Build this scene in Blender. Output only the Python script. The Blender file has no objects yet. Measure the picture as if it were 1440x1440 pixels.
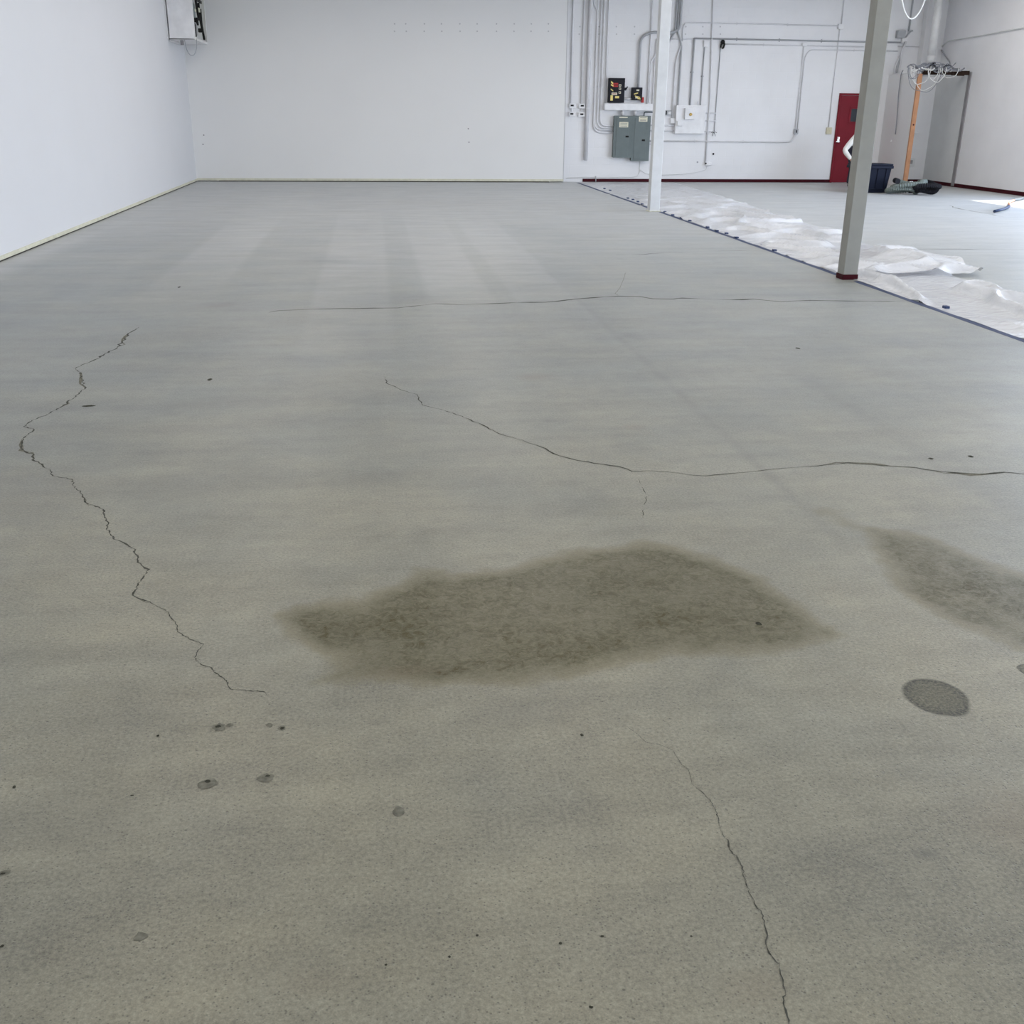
import bpy, bmesh, math, random
import numpy as np
from mathutils import Vector, Matrix, noise
C = bpy.context.scene.collection
random.seed(7)

# ------------------------------------------------------------------ camera
F_PX, PITCH, YAW, ROLL, CAM_Z = 1452.6, 0.369889, 0.129619, 0.0110872, 1.62
cp, sp, cy, sy = math.cos(PITCH), math.sin(PITCH), math.cos(YAW), math.sin(YAW)
FW = Vector((sy * cp, cy * cp, -sp)); R0 = Vector((cy, -sy, 0)); U0 = R0.cross(FW)
RT = R0 * math.cos(ROLL) + U0 * math.sin(ROLL)
UP = U0 * math.cos(ROLL) - R0 * math.sin(ROLL)
EYE = Vector((0, 0, CAM_Z))
cd = bpy.data.cameras.new('camera'); cd.sensor_width = 36; cd.sensor_fit = 'HORIZONTAL'
cd.lens = F_PX / 1440 * 36; cd.clip_start = 0.05; cd.clip_end = 300
cam = bpy.data.objects.new('camera', cd); C.objects.link(cam)
m = Matrix((RT, UP, -FW)).transposed().to_4x4(); m.translation = EYE
cam.matrix_world = m
bpy.context.scene.camera = cam

# ------------------------------------------------------------------ light
vs = bpy.context.scene.view_settings
vs.view_transform = 'Standard'; vs.look = 'None'; vs.gamma = 1.0; vs.use_curve_mapping = False
vs.exposure = 0.09
bpy.context.scene.cycles.max_bounces = 10
bpy.context.scene.cycles.diffuse_bounces = 6
SKY = 7.8
w = bpy.data.worlds.new('sky'); bpy.context.scene.world = w; w.use_nodes = True
nt = w.node_tree; nt.nodes.clear()
tc = nt.nodes.new('ShaderNodeTexCoord'); sx = nt.nodes.new('ShaderNodeSeparateXYZ')
rp = nt.nodes.new('ShaderNodeValToRGB'); bg = nt.nodes.new('ShaderNodeBackground'); ow = nt.nodes.new('ShaderNodeOutputWorld')
rp.color_ramp.elements[0].position = 0.0; rp.color_ramp.elements[0].color = (0.75, 0.85, 1.0, 1)
rp.color_ramp.elements[1].position = 0.8; rp.color_ramp.elements[1].color = (0.47, 0.65, 1.0, 1)
nt.links.new(tc.outputs['Generated'], sx.inputs[0]); nt.links.new(sx.outputs['Z'], rp.inputs[0])
nt.links.new(rp.outputs[0], bg.inputs[0]); bg.inputs[1].default_value = SKY
nt.links.new(bg.outputs[0], ow.inputs[0])

def lamp(name, kind, loc, energy, color=(1, 1, 1), **kw):
    l = bpy.data.lights.new(name, kind); l.energy = energy; l.color = color
    d = kw.pop('direction', None)
    cyc = kw.pop('portal', False)
    for k, v in kw.items(): setattr(l, k, v)
    o = bpy.data.objects.new(name, l); C.objects.link(o); o.location = loc
    if d is not None: o.rotation_euler = Vector(d).to_track_quat('-Z', 'Y').to_euler()
    if cyc: l.cycles.is_portal = True
    return o

XL, XR, YD, YB, YF, ZC = -4.17, 14.15, 26.35, 26.6, -4.0, 4.75
JOG = 4.62
BAYS = ((4.4, 8.6, 0.0, 3.5), (9.2, 15.4, 0.0, 3.5), (16.2, 21.1, 0.0, 3.7))   # glazed shop fronts and the open roll-up door in the right wall
WIN_X0, WIN_X1, WIN_Z0, WIN_Z1 = 1.5, 9.5, 0.35, 2.8  # window behind the camera
lamp('sun', 'SUN', (30, 10, 30), 13.0, (1.0, 0.96, 0.9), angle=0.009, direction=(-1.0, -0.08, -1.75))
lamp('window_portal', 'AREA', ((WIN_X0 + WIN_X1) / 2, YF - 0.02, (WIN_Z0 + WIN_Z1) / 2), 1.0, portal=True,
     shape='RECTANGLE', size=WIN_X1 - WIN_X0, size_y=WIN_Z1 - WIN_Z0, direction=(0, 1, 0))
for b0, b1, z0, z1 in BAYS:
    lamp('bay_portal', 'AREA', (XR + 0.02, (b0 + b1) / 2, (z0 + z1) / 2), 1.0, portal=True,
         shape='RECTANGLE', size=b1 - b0, size_y=z1 - z0, direction=(-1, 0, 0))
FILL_W = 195.0  # unseen overhead strips without fixtures, added as fill to even out the room
for lx in (-1.8, 1.6, 5.4, 9.0, 12.6):
    lamp('ceiling_fill', 'AREA', (lx, 12.0, ZC - 0.14), FILL_W, (1.0, 0.95, 0.89), shape='RECTANGLE',
         size=0.3, size_y=24.0, direction=(0, 0, -1))

# ------------------------------------------------------------------ placing helpers (points on real planes)
def ray(x, y): return FW + RT * ((x - 720) / F_PX) + UP * ((720 - y) / F_PX)
def FL(x, y, z=0.0):
    d = ray(x, y); return EYE + d * ((z - CAM_Z) / d.z)
def WY(x, y, Y):
    d = ray(x, y); return EYE + d * (Y / d.y)
def WX(x, y, X):
    d = ray(x, y); return EYE + d * (X / d.x)

# ------------------------------------------------------------------ materials
def mat(name, col, rough=0.6, spec=0.35, metal=0.0, var=0.06, scale=6.0, bump=0.0, bscale=60.0, alpha=1.0, coat=0.0):
    M = bpy.data.materials.new(name); M.use_nodes = True
    n = M.node_tree; b = n.nodes['Principled BSDF']
    t = n.nodes.new('ShaderNodeTexCoord'); ns = n.nodes.new('ShaderNodeTexNoise')
    ns.inputs['Scale'].default_value = scale; ns.inputs['Detail'].default_value = 4
    n.links.new(t.outputs['Object'], ns.inputs['Vector'])
    r = n.nodes.new('ShaderNodeValToRGB')
    r.color_ramp.elements[0].position = 0.3; r.color_ramp.elements[1].position = 0.7
    r.color_ramp.elements[0].color = tuple(c * (1 - var) for c in col) + (1,)
    r.color_ramp.elements[1].color = tuple(min(1, c * (1 + var)) for c in col) + (1,)
    n.links.new(ns.outputs['Fac'], r.inputs[0]); n.links.new(r.outputs[0], b.inputs['Base Color'])
    b.inputs['Roughness'].default_value = rough; b.inputs['Specular IOR Level'].default_value = spec
    b.inputs['Metallic'].default_value = metal; b.inputs['Alpha'].default_value = alpha
    b.inputs['Coat Weight'].default_value = coat
    if bump:
        n2 = n.nodes.new('ShaderNodeTexNoise'); n2.inputs['Scale'].default_value = bscale; n2.inputs['Detail'].default_value = 3
        n.links.new(t.outputs['Object'], n2.inputs['Vector'])
        bp = n.nodes.new('ShaderNodeBump'); bp.inputs['Strength'].default_value = bump; bp.inputs['Distance'].default_value = 0.01
        n.links.new(n2.outputs['Fac'], bp.inputs['Height']); n.links.new(bp.outputs[0], b.inputs['Normal'])
    return M

def block_mat(name, col, axis='XZ'):
    M = mat(name, col, 0.55, 0.3, var=0.025, scale=1.5)
    n = M.node_tree; b = n.nodes['Principled BSDF']
    t = n.nodes.new('ShaderNodeTexCoord'); s = n.nodes.new('ShaderNodeSeparateXYZ'); c = n.nodes.new('ShaderNodeCombineXYZ')
    n.links.new(t.outputs['Object'], s.inputs[0])
    n.links.new(s.outputs[axis[0]], c.inputs[0]); n.links.new(s.outputs['Z'], c.inputs[1])
    k = n.nodes.new('ShaderNodeTexBrick'); n.links.new(c.outputs[0], k.inputs['Vector'])
    k.inputs['Scale'].default_value = 1.0; k.inputs['Brick Width'].default_value = 0.4; k.inputs['Row Height'].default_value = 0.2
    k.inputs['Mortar Size'].default_value = 0.008; k.inputs['Mortar Smooth'].default_value = 0.6
    bp = n.nodes.new('ShaderNodeBump'); bp.inputs['Strength'].default_value = 0.25; bp.inputs['Distance'].default_value = 0.004
    bp.invert = True
    n.links.new(k.outputs['Fac'], bp.inputs['Height']); n.links.new(bp.outputs[0], b.inputs['Normal'])
    return M

WHITE = (0.80, 0.80, 0.795)
M_DRY = mat('white_drywall_paint', WHITE, 0.6, 0.25, var=0.012, scale=0.6, bump=0.05, bscale=25)
M_DRYL = mat('white_drywall_daylight_tint', (0.735, 0.745, 0.775), 0.6, 0.25, var=0.012, scale=0.6, bump=0.05, bscale=25)  # same drywall paint, dimmed, with the blue daylight cast put into the colour
M_BLOCK = block_mat('white_block_paint', (0.80, 0.80, 0.81), 'XZ')
M_BLOCKR = block_mat('white_block_paint_brightened', (0.88, 0.88, 0.90), 'YZ')  # block paint lightened to make up for the weak bounced light on this wall
M_CEIL = mat('ceiling_paint', (0.55, 0.55, 0.55), 0.8, 0.2)
M_CREAM = mat('cream_caulk', (0.66, 0.65, 0.53), 0.7, 0.2, var=0.1, scale=9)
M_GAPSHADE = mat('gap_shade', (0.05, 0.045, 0.035), 0.9, 0.1)  # near-black painted in where the floor gap and pipe hollow lie in shade
M_RED = mat('red_door_paint', (0.185, 0.006, 0.016), 0.5, 0.2, var=0.08, scale=3)
M_MAROON = mat('maroon_vinyl', (0.05, 0.004, 0.009), 0.55, 0.12)
M_CONDUIT = mat('white_painted_conduit', (0.72, 0.72, 0.74), 0.45, 0.35)
M_GALV = mat('grey_conduit', (0.40, 0.41, 0.43), 0.45, 0.4)
M_BOXW = mat('white_painted_box', (0.80, 0.80, 0.81), 0.45, 0.35)
M_PANEL = mat('grey_green_panel_paint', (0.155, 0.185, 0.185), 0.5, 0.2, var=0.05)
M_PANELD = mat('dark_panel_edge', (0.09, 0.105, 0.11), 0.5, 0.3)
M_BLACK = mat('black_enamel', (0.016, 0.016, 0.021), 0.5, 0.15)
M_INK = mat('black_ink', (0.015, 0.015, 0.015), 0.7, 0.2)
M_YEL = mat('yellow_label', (0.75, 0.62, 0.22), 0.6, 0.3)
M_PAPER = mat('cream_label', (0.72, 0.69, 0.56), 0.7, 0.2)
M_PRED = mat('red_label', (0.42, 0.03, 0.03), 0.5, 0.3)
M_KNOB = mat('brass_knob', (0.62, 0.40, 0.08), 0.35, 0.5)
M_BEIGE = mat('beige_plastic', (0.62, 0.58, 0.42), 0.5, 0.3)
M_STEEL = mat('satin_steel', (0.75, 0.72, 0.70), 0.3, 0.5, metal=0.6)
M_GLASSD = mat('dark_glass', (0.015, 0.022, 0.035), 0.1, 0.5)
M_COLW = mat('white_column_paint', (0.66, 0.68, 0.70), 0.45, 0.35)
M_COLG = mat('grey_column_paint', (0.30, 0.30, 0.275), 0.5, 0.35)
M_GYP = mat('grey_bare_wallboard', (0.70, 0.71, 0.71), 0.85, 0.15, var=0.04, scale=2)
M_STUD = mat('pine_stud', (0.52, 0.27, 0.15), 0.75, 0.2, var=0.16, scale=5)
M_OLDW = mat('old_dark_timber', (0.035, 0.022, 0.016), 0.85, 0.15, var=0.35, scale=14)
M_PUTTY = mat('grey_joint_strip', (0.30, 0.29, 0.30), 0.85, 0.15, var=0.1)
M_TOTE = mat('navy_plastic', (0.010, 0.013, 0.026), 0.55, 0.12)
M_HOSEB = mat('black_rubber', (0.016, 0.016, 0.02), 0.6, 0.15)
M_HOSEG = mat('grey_green_hose', (0.15, 0.175, 0.16), 0.55, 0.2)
M_PVC = mat('white_pvc', (0.80, 0.80, 0.80), 0.3, 0.45)
M_WIREG = mat('grey_cable', (0.27, 0.28, 0.31), 0.5, 0.3)
M_WIRED = mat('dark_cable', (0.05, 0.055, 0.07), 0.5, 0.3)
M_WIREW = mat('white_cable', (0.85, 0.85, 0.83), 0.4, 0.4)
M_TAPE = mat('blue_masking_tape', (0.035, 0.055, 0.13), 0.6, 0.3)
M_BLUE = mat('blue_cord', (0.02, 0.034, 0.075), 0.6, 0.15)
M_ORANGE = mat('orange_cord', (0.50, 0.22, 0.12), 0.6, 0.35)
M_CRACK = mat('crack_dirt', (0.085, 0.086, 0.074), 0.95, 0.05, var=0.35, scale=30)
M_CHIP = mat('chip_dirt', (0.055, 0.055, 0.042), 0.9, 0.05, var=0.4, scale=60)
M_CHIPL = mat('patched_chip', (0.175, 0.17, 0.138), 0.9, 0.05, var=0.3, scale=60)
M_SPACK = mat('grey_spackle', (0.55, 0.55, 0.56), 0.9, 0.1)
M_SKIN = mat('skin', (0.55, 0.33, 0.24), 0.55, 0.3)
M_SHIRT = mat('white_cotton', (0.82, 0.81, 0.78), 0.9, 0.1, bump=0.3, bscale=25)
M_TROUS = mat('dark_grey_cotton', (0.045, 0.045, 0.065), 0.9, 0.1, bump=0.3, bscale=30)
M_CHEST = mat('dark_green_chest', (0.012, 0.026, 0.022), 0.8, 0.15)
M_HAIR = mat('dark_hair', (0.03, 0.022, 0.016), 0.6, 0.3)
M_ASPH = mat('pale_outdoor_concrete', (0.45, 0.45, 0.44), 0.9, 0.1)
M_CREAMIN = mat('cream_lining', (0.72, 0.73, 0.60), 0.5, 0.3)

def poly_mat():
    M = mat('clear_white_poly_sheet', (0.80, 0.82, 0.87), 0.2, 0.6, var=0.02)
    n = M.node_tree; b = n.nodes['Principled BSDF']
    b.inputs['Alpha'].default_value = 0.72
    t = n.nodes['Texture Coordinate']; n2 = n.nodes.new('ShaderNodeTexNoise'); n2.inputs['Scale'].default_value = 7; n2.inputs['Detail'].default_value = 5
    n2.inputs['Distortion'].default_value = 1.2
    n.links.new(t.outputs['Object'], n2.inputs['Vector'])
    bp = n.nodes.new('ShaderNodeBump'); bp.inputs['Strength'].default_value = 0.5; bp.inputs['Distance'].default_value = 0.03
    n.links.new(n2.outputs['Fac'], bp.inputs['Height']); n.links.new(bp.outputs[0], b.inputs['Normal'])
    return M
M_POLY = poly_mat()

def floor_mat():
    M = bpy.data.materials.new('ground_concrete'); M.use_nodes = True
    n = M.node_tree; b = n.nodes['Principled BSDF']; N = n.nodes.new; L = n.links.new
    t = N('ShaderNodeTexCoord'); P = t.outputs['Object']
    def nz(scale, detail=4, vec=None, rough=0.55, dist=0.0):
        q = N('ShaderNodeTexNoise'); q.inputs['Scale'].default_value = scale; q.inputs['Detail'].default_value = detail
        q.inputs['Roughness'].default_value = rough; q.inputs['Distortion'].default_value = dist
        L(vec or P, q.inputs['Vector']); return q.outputs['Fac']
    def mp(sx_, sy_):
        q = N('ShaderNodeMapping'); q.inputs['Scale'].default_value = (sx_, sy_, 1); L(P, q.inputs['Vector']); return q.outputs[0]
    def rng(v, a, b_, c, d):
        q = N('ShaderNodeMapRange'); q.inputs[1].default_value = a; q.inputs[2].default_value = b_
        q.inputs[3].default_value = c; q.inputs[4].default_value = d; L(v, q.inputs[0]); return q.outputs[0]
    def mth(op, a, b_):
        q = N('ShaderNodeMath'); q.operation = op
        for i, v in enumerate((a, b_)):
            if isinstance(v, (int, float)): q.inputs[i].default_value = v
            else: L(v, q.inputs[i])
        return q.outputs[0]
    def mix(f, a, b_, bt='MIX'):
        q = N('ShaderNodeMix'); q.data_type = 'RGBA'; q.blend_type = bt
        if isinstance(f, (int, float)): q.inputs[0].default_value = f
        else: L(f, q.inputs[0])
        for i, v in ((6, a), (7, b_)):
            if isinstance(v, tuple): q.inputs[i].default_value = v + (1,)
            else: L(v, q.inputs[i])
        return q.outputs[2]
    def attr(name):
        q = N('ShaderNodeAttribute'); q.attribute_name = name; return q.outputs['Fac']
    big = nz(0.9, 5); med = nz(3.1, 6, rough=0.6); tint = nz(1.3, 3)
    fine = nz(95, 3, rough=0.65); grain = nz(260, 2)
    bandx = nz(1.0, 2, mp(2.3, 0.05)); bandy = nz(1.0, 4, mp(0.25, 3.2), 0.65)
    v = mth('ADD', 1.0, rng(big, 0.3, 0.7, -0.09, 0.07))
    v = mth('ADD', v, rng(med, 0.3, 0.7, -0.10, 0.07))
    v = mth('ADD', v, rng(bandx, 0.3, 0.7, -0.05, 0.05))
    v = mth('ADD', v, rng(bandy, 0.3, 0.7, -0.06, 0.05))
    v = mth('ADD', v, rng(fine, 0.33, 0.68, -0.25, 0.17))
    v = mth('ADD', v, rng(grain, 0.3, 0.7, -0.15, 0.11))
    mid = nz(11, 5, rough=0.7)
    v = mth('ADD', v, rng(mid, 0.3, 0.7, -0.10, 0.08))
    streak = nz(1.0, 5, mp(1.1, 4.2), 0.62)
    v = mth('ADD', v, rng(streak, 0.3, 0.7, -0.13, 0.10))
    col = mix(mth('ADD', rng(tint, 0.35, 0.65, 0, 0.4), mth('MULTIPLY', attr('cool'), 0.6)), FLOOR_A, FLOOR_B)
    comb = N('ShaderNodeCombineColor')
    for i in range(3): L(v, comb.inputs[i])
    col = mix(1.0, col, comb.outputs[0], 'MULTIPLY')
    # small dark pores
    vo = N('ShaderNodeTexVoronoi'); vo.inputs['Scale'].default_value = 34; L(P, vo.inputs['Vector'])
    sel = N('ShaderNodeSeparateColor'); L(vo.outputs['Color'], sel.inputs[0])
    pore = mth('MULTIPLY', rng(vo.outputs['Distance'], 0.07, 0.14, 1, 0), mth('GREATER_THAN', sel.outputs[0], 0.68))
    vo2 = N('ShaderNodeTexVoronoi'); vo2.inputs['Scale'].default_value = 120; L(P, vo2.inputs['Vector'])
    sel2 = N('ShaderNodeSeparateColor'); L(vo2.outputs['Color'], sel2.inputs[0])
    pore = mth('MAXIMUM', pore, mth('MULTIPLY', rng(vo2.outputs['Distance'], 0.16, 0.34, 0.9, 0), mth('GREATER_THAN', sel2.outputs[0], 0.70)))
    col = mix(mth('MULTIPLY', pore, 0.62), col, (0.05, 0.046, 0.034))
    # oil stains, patches, passes of the grinder and painted floor sheen (shapes held by the mesh)
    edge = rng(nz(6, 4, rough=0.55), 0.3, 0.7, -0.16, 0.16)
    st = attr('stain'); stf = rng(mth('ADD', st, mth('MULTIPLY', edge, mth('GREATER_THAN', st, 0.02))), 0.08, 0.85, 0, 1)
    mott = rng(nz(30, 7, rough=0.78, dist=1.0), 0.36, 0.62, 0.58, 1.0)
    core = rng(nz(3.0, 4), 0.35, 0.65, 0.72, 1.0)
    stf = mth('MULTIPLY', mth('MULTIPLY', stf, mott), core)
    fringe = mth('MULTIPLY', rng(stf, 0.0, 0.25, 0, 1), rng(stf, 0.35, 0.8, 1, 0))
    col = mix(mth('MULTIPLY', fringe, 0.35), mix(stf, col, STAIN), (0.17, 0.145, 0.065))
    pa = attr('patch'); paf = rng(mth('ADD', pa, mth('MULTIPLY', edge, mth('GREATER_THAN', pa, 0.02))), 0.3, 0.5, 0, 1)
    rim = rng(pa, 0.5, 0.95, 1.0, 0.75)
    spk = rng(nz(120, 2), 0.4, 0.6, 0.6, 1.0)
    col = mix(mth('MULTIPLY', mth('MULTIPLY', paf, rim), mth('MULTIPLY', spk, 0.85)), col, (0.030, 0.034, 0.034))
    grind_and_sheen = attr('grind_and_sheen'); col = mix(mth('MULTIPLY', mth('MULTIPLY', grind_and_sheen, rng(streak, 0.3, 0.65, 0.6, 1.0)), 0.50), col, (0.50, 0.485, 0.47))
    dk = attr('grime'); col = mix(mth('MULTIPLY', dk, rng(med, 0.3, 0.7, 0.2, 0.6)), col, (0.085, 0.082, 0.07))
    rust = attr('rust'); col = mix(mth('MULTIPLY', rust, rng(med, 0.3, 0.7, 0.1, 0.45)), col, (0.15, 0.105, 0.06))
    L(col, b.inputs['Base Color'])
    L(rng(mth('ADD', med, mth('MULTIPLY', stf, -0.2)), 0.2, 0.7, FLOOR_R - 0.04, FLOOR_R + 0.06), b.inputs['Roughness'])
    dull = mth('MAXIMUM', stf, paf)
    L(rng(dull, 0, 1, FLOOR_S, 0.12), b.inputs['Specular IOR Level'])
    L(rng(dull, 0, 1, 0.22, 0.03), b.inputs['Sheen Weight'])
    b.inputs['Sheen Roughness'].default_value = 0.35; b.inputs['Sheen Tint'].default_value = (0.93, 0.96, 1.0, 1)
    bp = N('ShaderNodeBump'); bp.inputs['Strength'].default_value = 0.25; bp.inputs['Distance'].default_value = 0.003
    hh = mth('SUBTRACT', mth('ADD', fine, med), mth('MULTIPLY', pore, 1.5))
    L(hh, bp.inputs['Height']); L(bp.outputs[0], b.inputs['Normal'])
    return M
FLOOR_A, FLOOR_B, STAIN = (0.280, 0.262, 0.188), (0.186, 0.195, 0.168), (0.066, 0.057, 0.018)
FLOOR_R, FLOOR_S = 0.44, 0.6
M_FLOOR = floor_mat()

# ------------------------------------------------------------------ mesh helpers
class MB:
    def __init__(s): s.v = []; s.f = []
    def add(s, vs_, fs_):
        k = len(s.v); s.v += [Vector(p) for p in vs_]; s.f += [tuple(i + k for i in f) for f in fs_]; return s
    def box(s, x0, x1, y0, y1, z0, z1):
        vs_ = [(x, y, z) for z in (z0, z1) for y in (y0, y1) for x in (x0, x1)]
        return s.add(vs_, [(0, 2, 3, 1), (4, 5, 7, 6), (0, 1, 5, 4), (2, 6, 7, 3), (0, 4, 6, 2), (1, 3, 7, 5)])
    def bbox(s, x0, x1, y0, y1, z0, z1, b=0.006, seg=2):
        bm = bmesh.new(); bmesh.ops.create_cube(bm, size=1)
        for q in bm.verts:
            q.co = Vector(((x0 + x1) / 2 + q.co.x * (x1 - x0), (y0 + y1) / 2 + q.co.y * (y1 - y0), (z0 + z1) / 2 + q.co.z * (z1 - z0)))
        bmesh.ops.bevel(bm, geom=bm.edges[:], offset=b, segments=seg, affect='EDGES', profile=0.5)
        bm.verts.index_update()
        s.add([q.co.copy() for q in bm.verts], [tuple(q.index for q in f.verts) for f in bm.faces]); bm.free(); return s
    def prism(s, pts, axis, a0, a1):
        # pts: 2-D outline in the two other axes (in xyz order), extruded along axis from a0 to a1
        def mk(p, a):
            if axis == 'y': return (p[0], a, p[1])
            if axis == 'x': return (a, p[0], p[1])
            return (p[0], p[1], a)
        n = len(pts)
        vs_ = [mk(p, a0) for p in pts] + [mk(p, a1) for p in pts]
        fs = [tuple(range(n - 1, -1, -1)), tuple(range(n, 2 * n))]
        fs += [(i, (i + 1) % n, n + (i + 1) % n, n + i) for i in range(n)]
        return s.add(vs_, fs)
    def cyl(s, p0, p1, r, n=12, r1=None):
        return s.tube([Vector(p0), Vector(p1)], r, n, r1=r1)
    def tube(s, pts, r, n=8, fillet=0.0, r1=None, radii=None, closed=False):
        pts = [Vector(p) for p in pts]
        if fillet: pts = fillets(pts, fillet)
        N_ = len(pts); t0 = (pts[1] - pts[0]).normalized()
        a = Vector((0, 0, 1)) if abs(t0.z) < 0.9 else Vector((1, 0, 0))
        u = t0.cross(a).normalized(); vs_ = []; fs = []
        for i, p in enumerate(pts):
            if i == 0: t = pts[1] - pts[0]
            elif i == N_ - 1: t = pts[-1] - pts[-2]
            else: t = (pts[i + 1] - p).normalized() + (p - pts[i - 1]).normalized()
            t = t.normalized() if t.length > 1e-9 else t0
            u = (u - t * u.dot(t)); u = u.normalized() if u.length > 1e-6 else t.orthogonal().normalized()
            q = t.cross(u)
            rr = radii[i] if radii else (r if r1 is None else r + (r1 - r) * i / (N_ - 1))
            for k in range(n):
                an = 2 * math.pi * k / n
                vs_.append(p + u * (rr * math.cos(an)) + q * (rr * math.sin(an)))
        for i in range(N_ - 1):
            for k in range(n):
                k2 = (k + 1) % n
                fs.append((i * n + k, i * n + k2, (i + 1) * n + k2, (i + 1) * n + k))
        if not closed:
            fs.append(tuple(range(n - 1, -1, -1))); fs.append(tuple((N_ - 1) * n + k for k in range(n)))
        return s.add(vs_, fs)
    def sphere(s, c, r, n=10, sq=(1, 1, 1)):
        vs_ = []; fs = []
        for i in range(n // 2 + 1):
            th = math.pi * i / (n // 2)
            for k in range(n):
                ph = 2 * math.pi * k / n
                vs_.append((c[0] + r * sq[0] * math.sin(th) * math.cos(ph), c[1] + r * sq[1] * math.sin(th) * math.sin(ph), c[2] + r * sq[2] * math.cos(th)))
        for i in range(n // 2):
            for k in range(n):
                fs.append((i * n + k, (i + 1) * n + k, (i + 1) * n + (k + 1) % n, i * n + (k + 1) % n))
        return s.add(vs_, fs)
    def build(s, name, material, parent=None, loc=None, smooth=False):
        org = Vector((0, 0, 0))
        if parent is not None:
            q = parent
            while q is not None: org += Vector(q.location); q = q.parent
        elif loc is not None: org = Vector(loc)
        me = bpy.data.meshes.new(name)
        me.from_pydata([tuple(p - org) for p in s.v], [], s.f)
        bm = bmesh.new(); bm.from_mesh(me); bmesh.ops.remove_doubles(bm, verts=bm.verts, dist=1e-6)
        bmesh.ops.recalc_face_normals(bm, faces=bm.faces); bm.to_mesh(me); bm.free()
        me.materials.append(material)
        if smooth:
            for f in me.polygons: f.use_smooth = len(f.vertices) <= 4
        o = bpy.data.objects.new(name, me); C.objects.link(o)
        if parent is not None: o.parent = parent
        else: o.location = org
        return o

def fillets(pts, r):
    out = [pts[0]]
    for i in range(1, len(pts) - 1):
        a, b, c = pts[i - 1], pts[i], pts[i + 1]
        d0, d1 = (a - b), (c - b); l0, l1 = d0.length, d1.length
        if l0 < 1e-6 or l1 < 1e-6: continue
        rr = min(r, l0 * 0.48, l1 * 0.48)
        p0 = b + d0 * (rr / l0); p1 = b + d1 * (rr / l1)
        for k in range(6):
            t = k / 5; out.append(p0 * (1 - t) ** 2 + b * (2 * t * (1 - t)) + p1 * t ** 2)
    out.append(pts[-1]); return out

def tag(o, label=None, cat=None, group=None, kind=None):
    if label: o['label'] = label
    if cat: o['category'] = cat
    if group: o['group'] = group
    if kind: o['kind'] = kind
    return o
def thing(name, loc, label, cat, group=None):
    o = bpy.data.objects.new(name, None); C.objects.link(o); o.location = loc; o.empty_display_size = 0.1
    return tag(o, label, cat, group)
def struct(o): o['kind'] = 'structure'; return o

# ------------------------------------------------------------------ room shell
T = 0.2
struct(MB().box(XL - T, XL, YF - T, YB + T, 0, ZC).build('wall_left', M_DRYL))
struct(MB().box(XL - T, XR + T, YB, YB + T, 0, ZC).build('wall_back', M_BLOCK))
dry = struct(MB().box(XL, JOG, YD, YB, 0.018, ZC).build('wall_rear', M_DRY))
MB().box(JOG - 0.012, JOG + 0.004, YD - 0.006, YB, 0.0, ZC).build('corner_bead', M_SPACK, dry)
wr = MB(); yy = YF - T
for b0, b1, z0, z1 in BAYS:
    wr.box(XR, XR + T, yy, b0, 0, ZC); wr.box(XR, XR + T, b0, b1, z1, ZC)
    if z0 > 0: wr.box(XR, XR + T, b0, b1, 0, z0)
    yy = b1
wr.box(XR, XR + T, yy, YB + T, 0, ZC)
struct(wr.build('wall_right', M_BLOCKR))
wf = MB(); wf.box(XL - T, WIN_X0, YF - T, YF, 0, ZC); wf.box(WIN_X1, XR + T, YF - T, YF, 0, ZC)
wf.box(WIN_X0, WIN_X1, YF - T, YF, 0, WIN_Z0); wf.box(WIN_X0, WIN_X1, YF - T, YF, WIN_Z1, ZC)
struct(wf.build('wall_front', M_DRY))
win = MB()
for i in range(5):
    x = WIN_X0 + (WIN_X1 - WIN_X0) * i / 4
    win.box(x - 0.03, x + 0.03, YF - 0.12, YF - 0.04, WIN_Z0, WIN_Z1)
win.box(WIN_X0, WIN_X1, YF - 0.12, YF - 0.04, 2.2, 2.26)
struct(win.build('window_1', M_STEEL))
struct(MB().box(XL - T, XR + T, YF - T, YB + T, ZC, ZC + T).build('ceiling', M_CEIL))
struct(MB().box(-60, 80, -60, 80, -0.4, -0.12).build('ground_outside', M_ASPH))

# ------------------------------------------------------------------ floor with stain, tone and painted-sheen masks
def poly_sdf(px, py, poly):
    d = np.full(px.shape, 1e9); ins = np.zeros(px.shape, bool)
    n = len(poly)
    for i in range(n):
        ax, ay = poly[i]; bx, by = poly[(i + 1) % n]
        ex, ey = bx - ax, by - ay; wx_, wy_ = px - ax, py - ay
        t = np.clip((wx_ * ex + wy_ * ey) / (ex * ex + ey * ey + 1e-12), 0, 1)
        d = np.minimum(d, (wx_ - ex * t) ** 2 + (wy_ - ey * t) ** 2)
        c = ((ay > py) != (by > py)) & (px < (bx - ax) * (py - ay) / (by - ay + 1e-12) + ax)
        ins ^= c
    return np.where(ins, 1, -1) * np.sqrt(d)
def sm(x, a, b): t = np.clip((x - a) / (b - a), 0, 1); return t * t * (3 - 2 * t)

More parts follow.
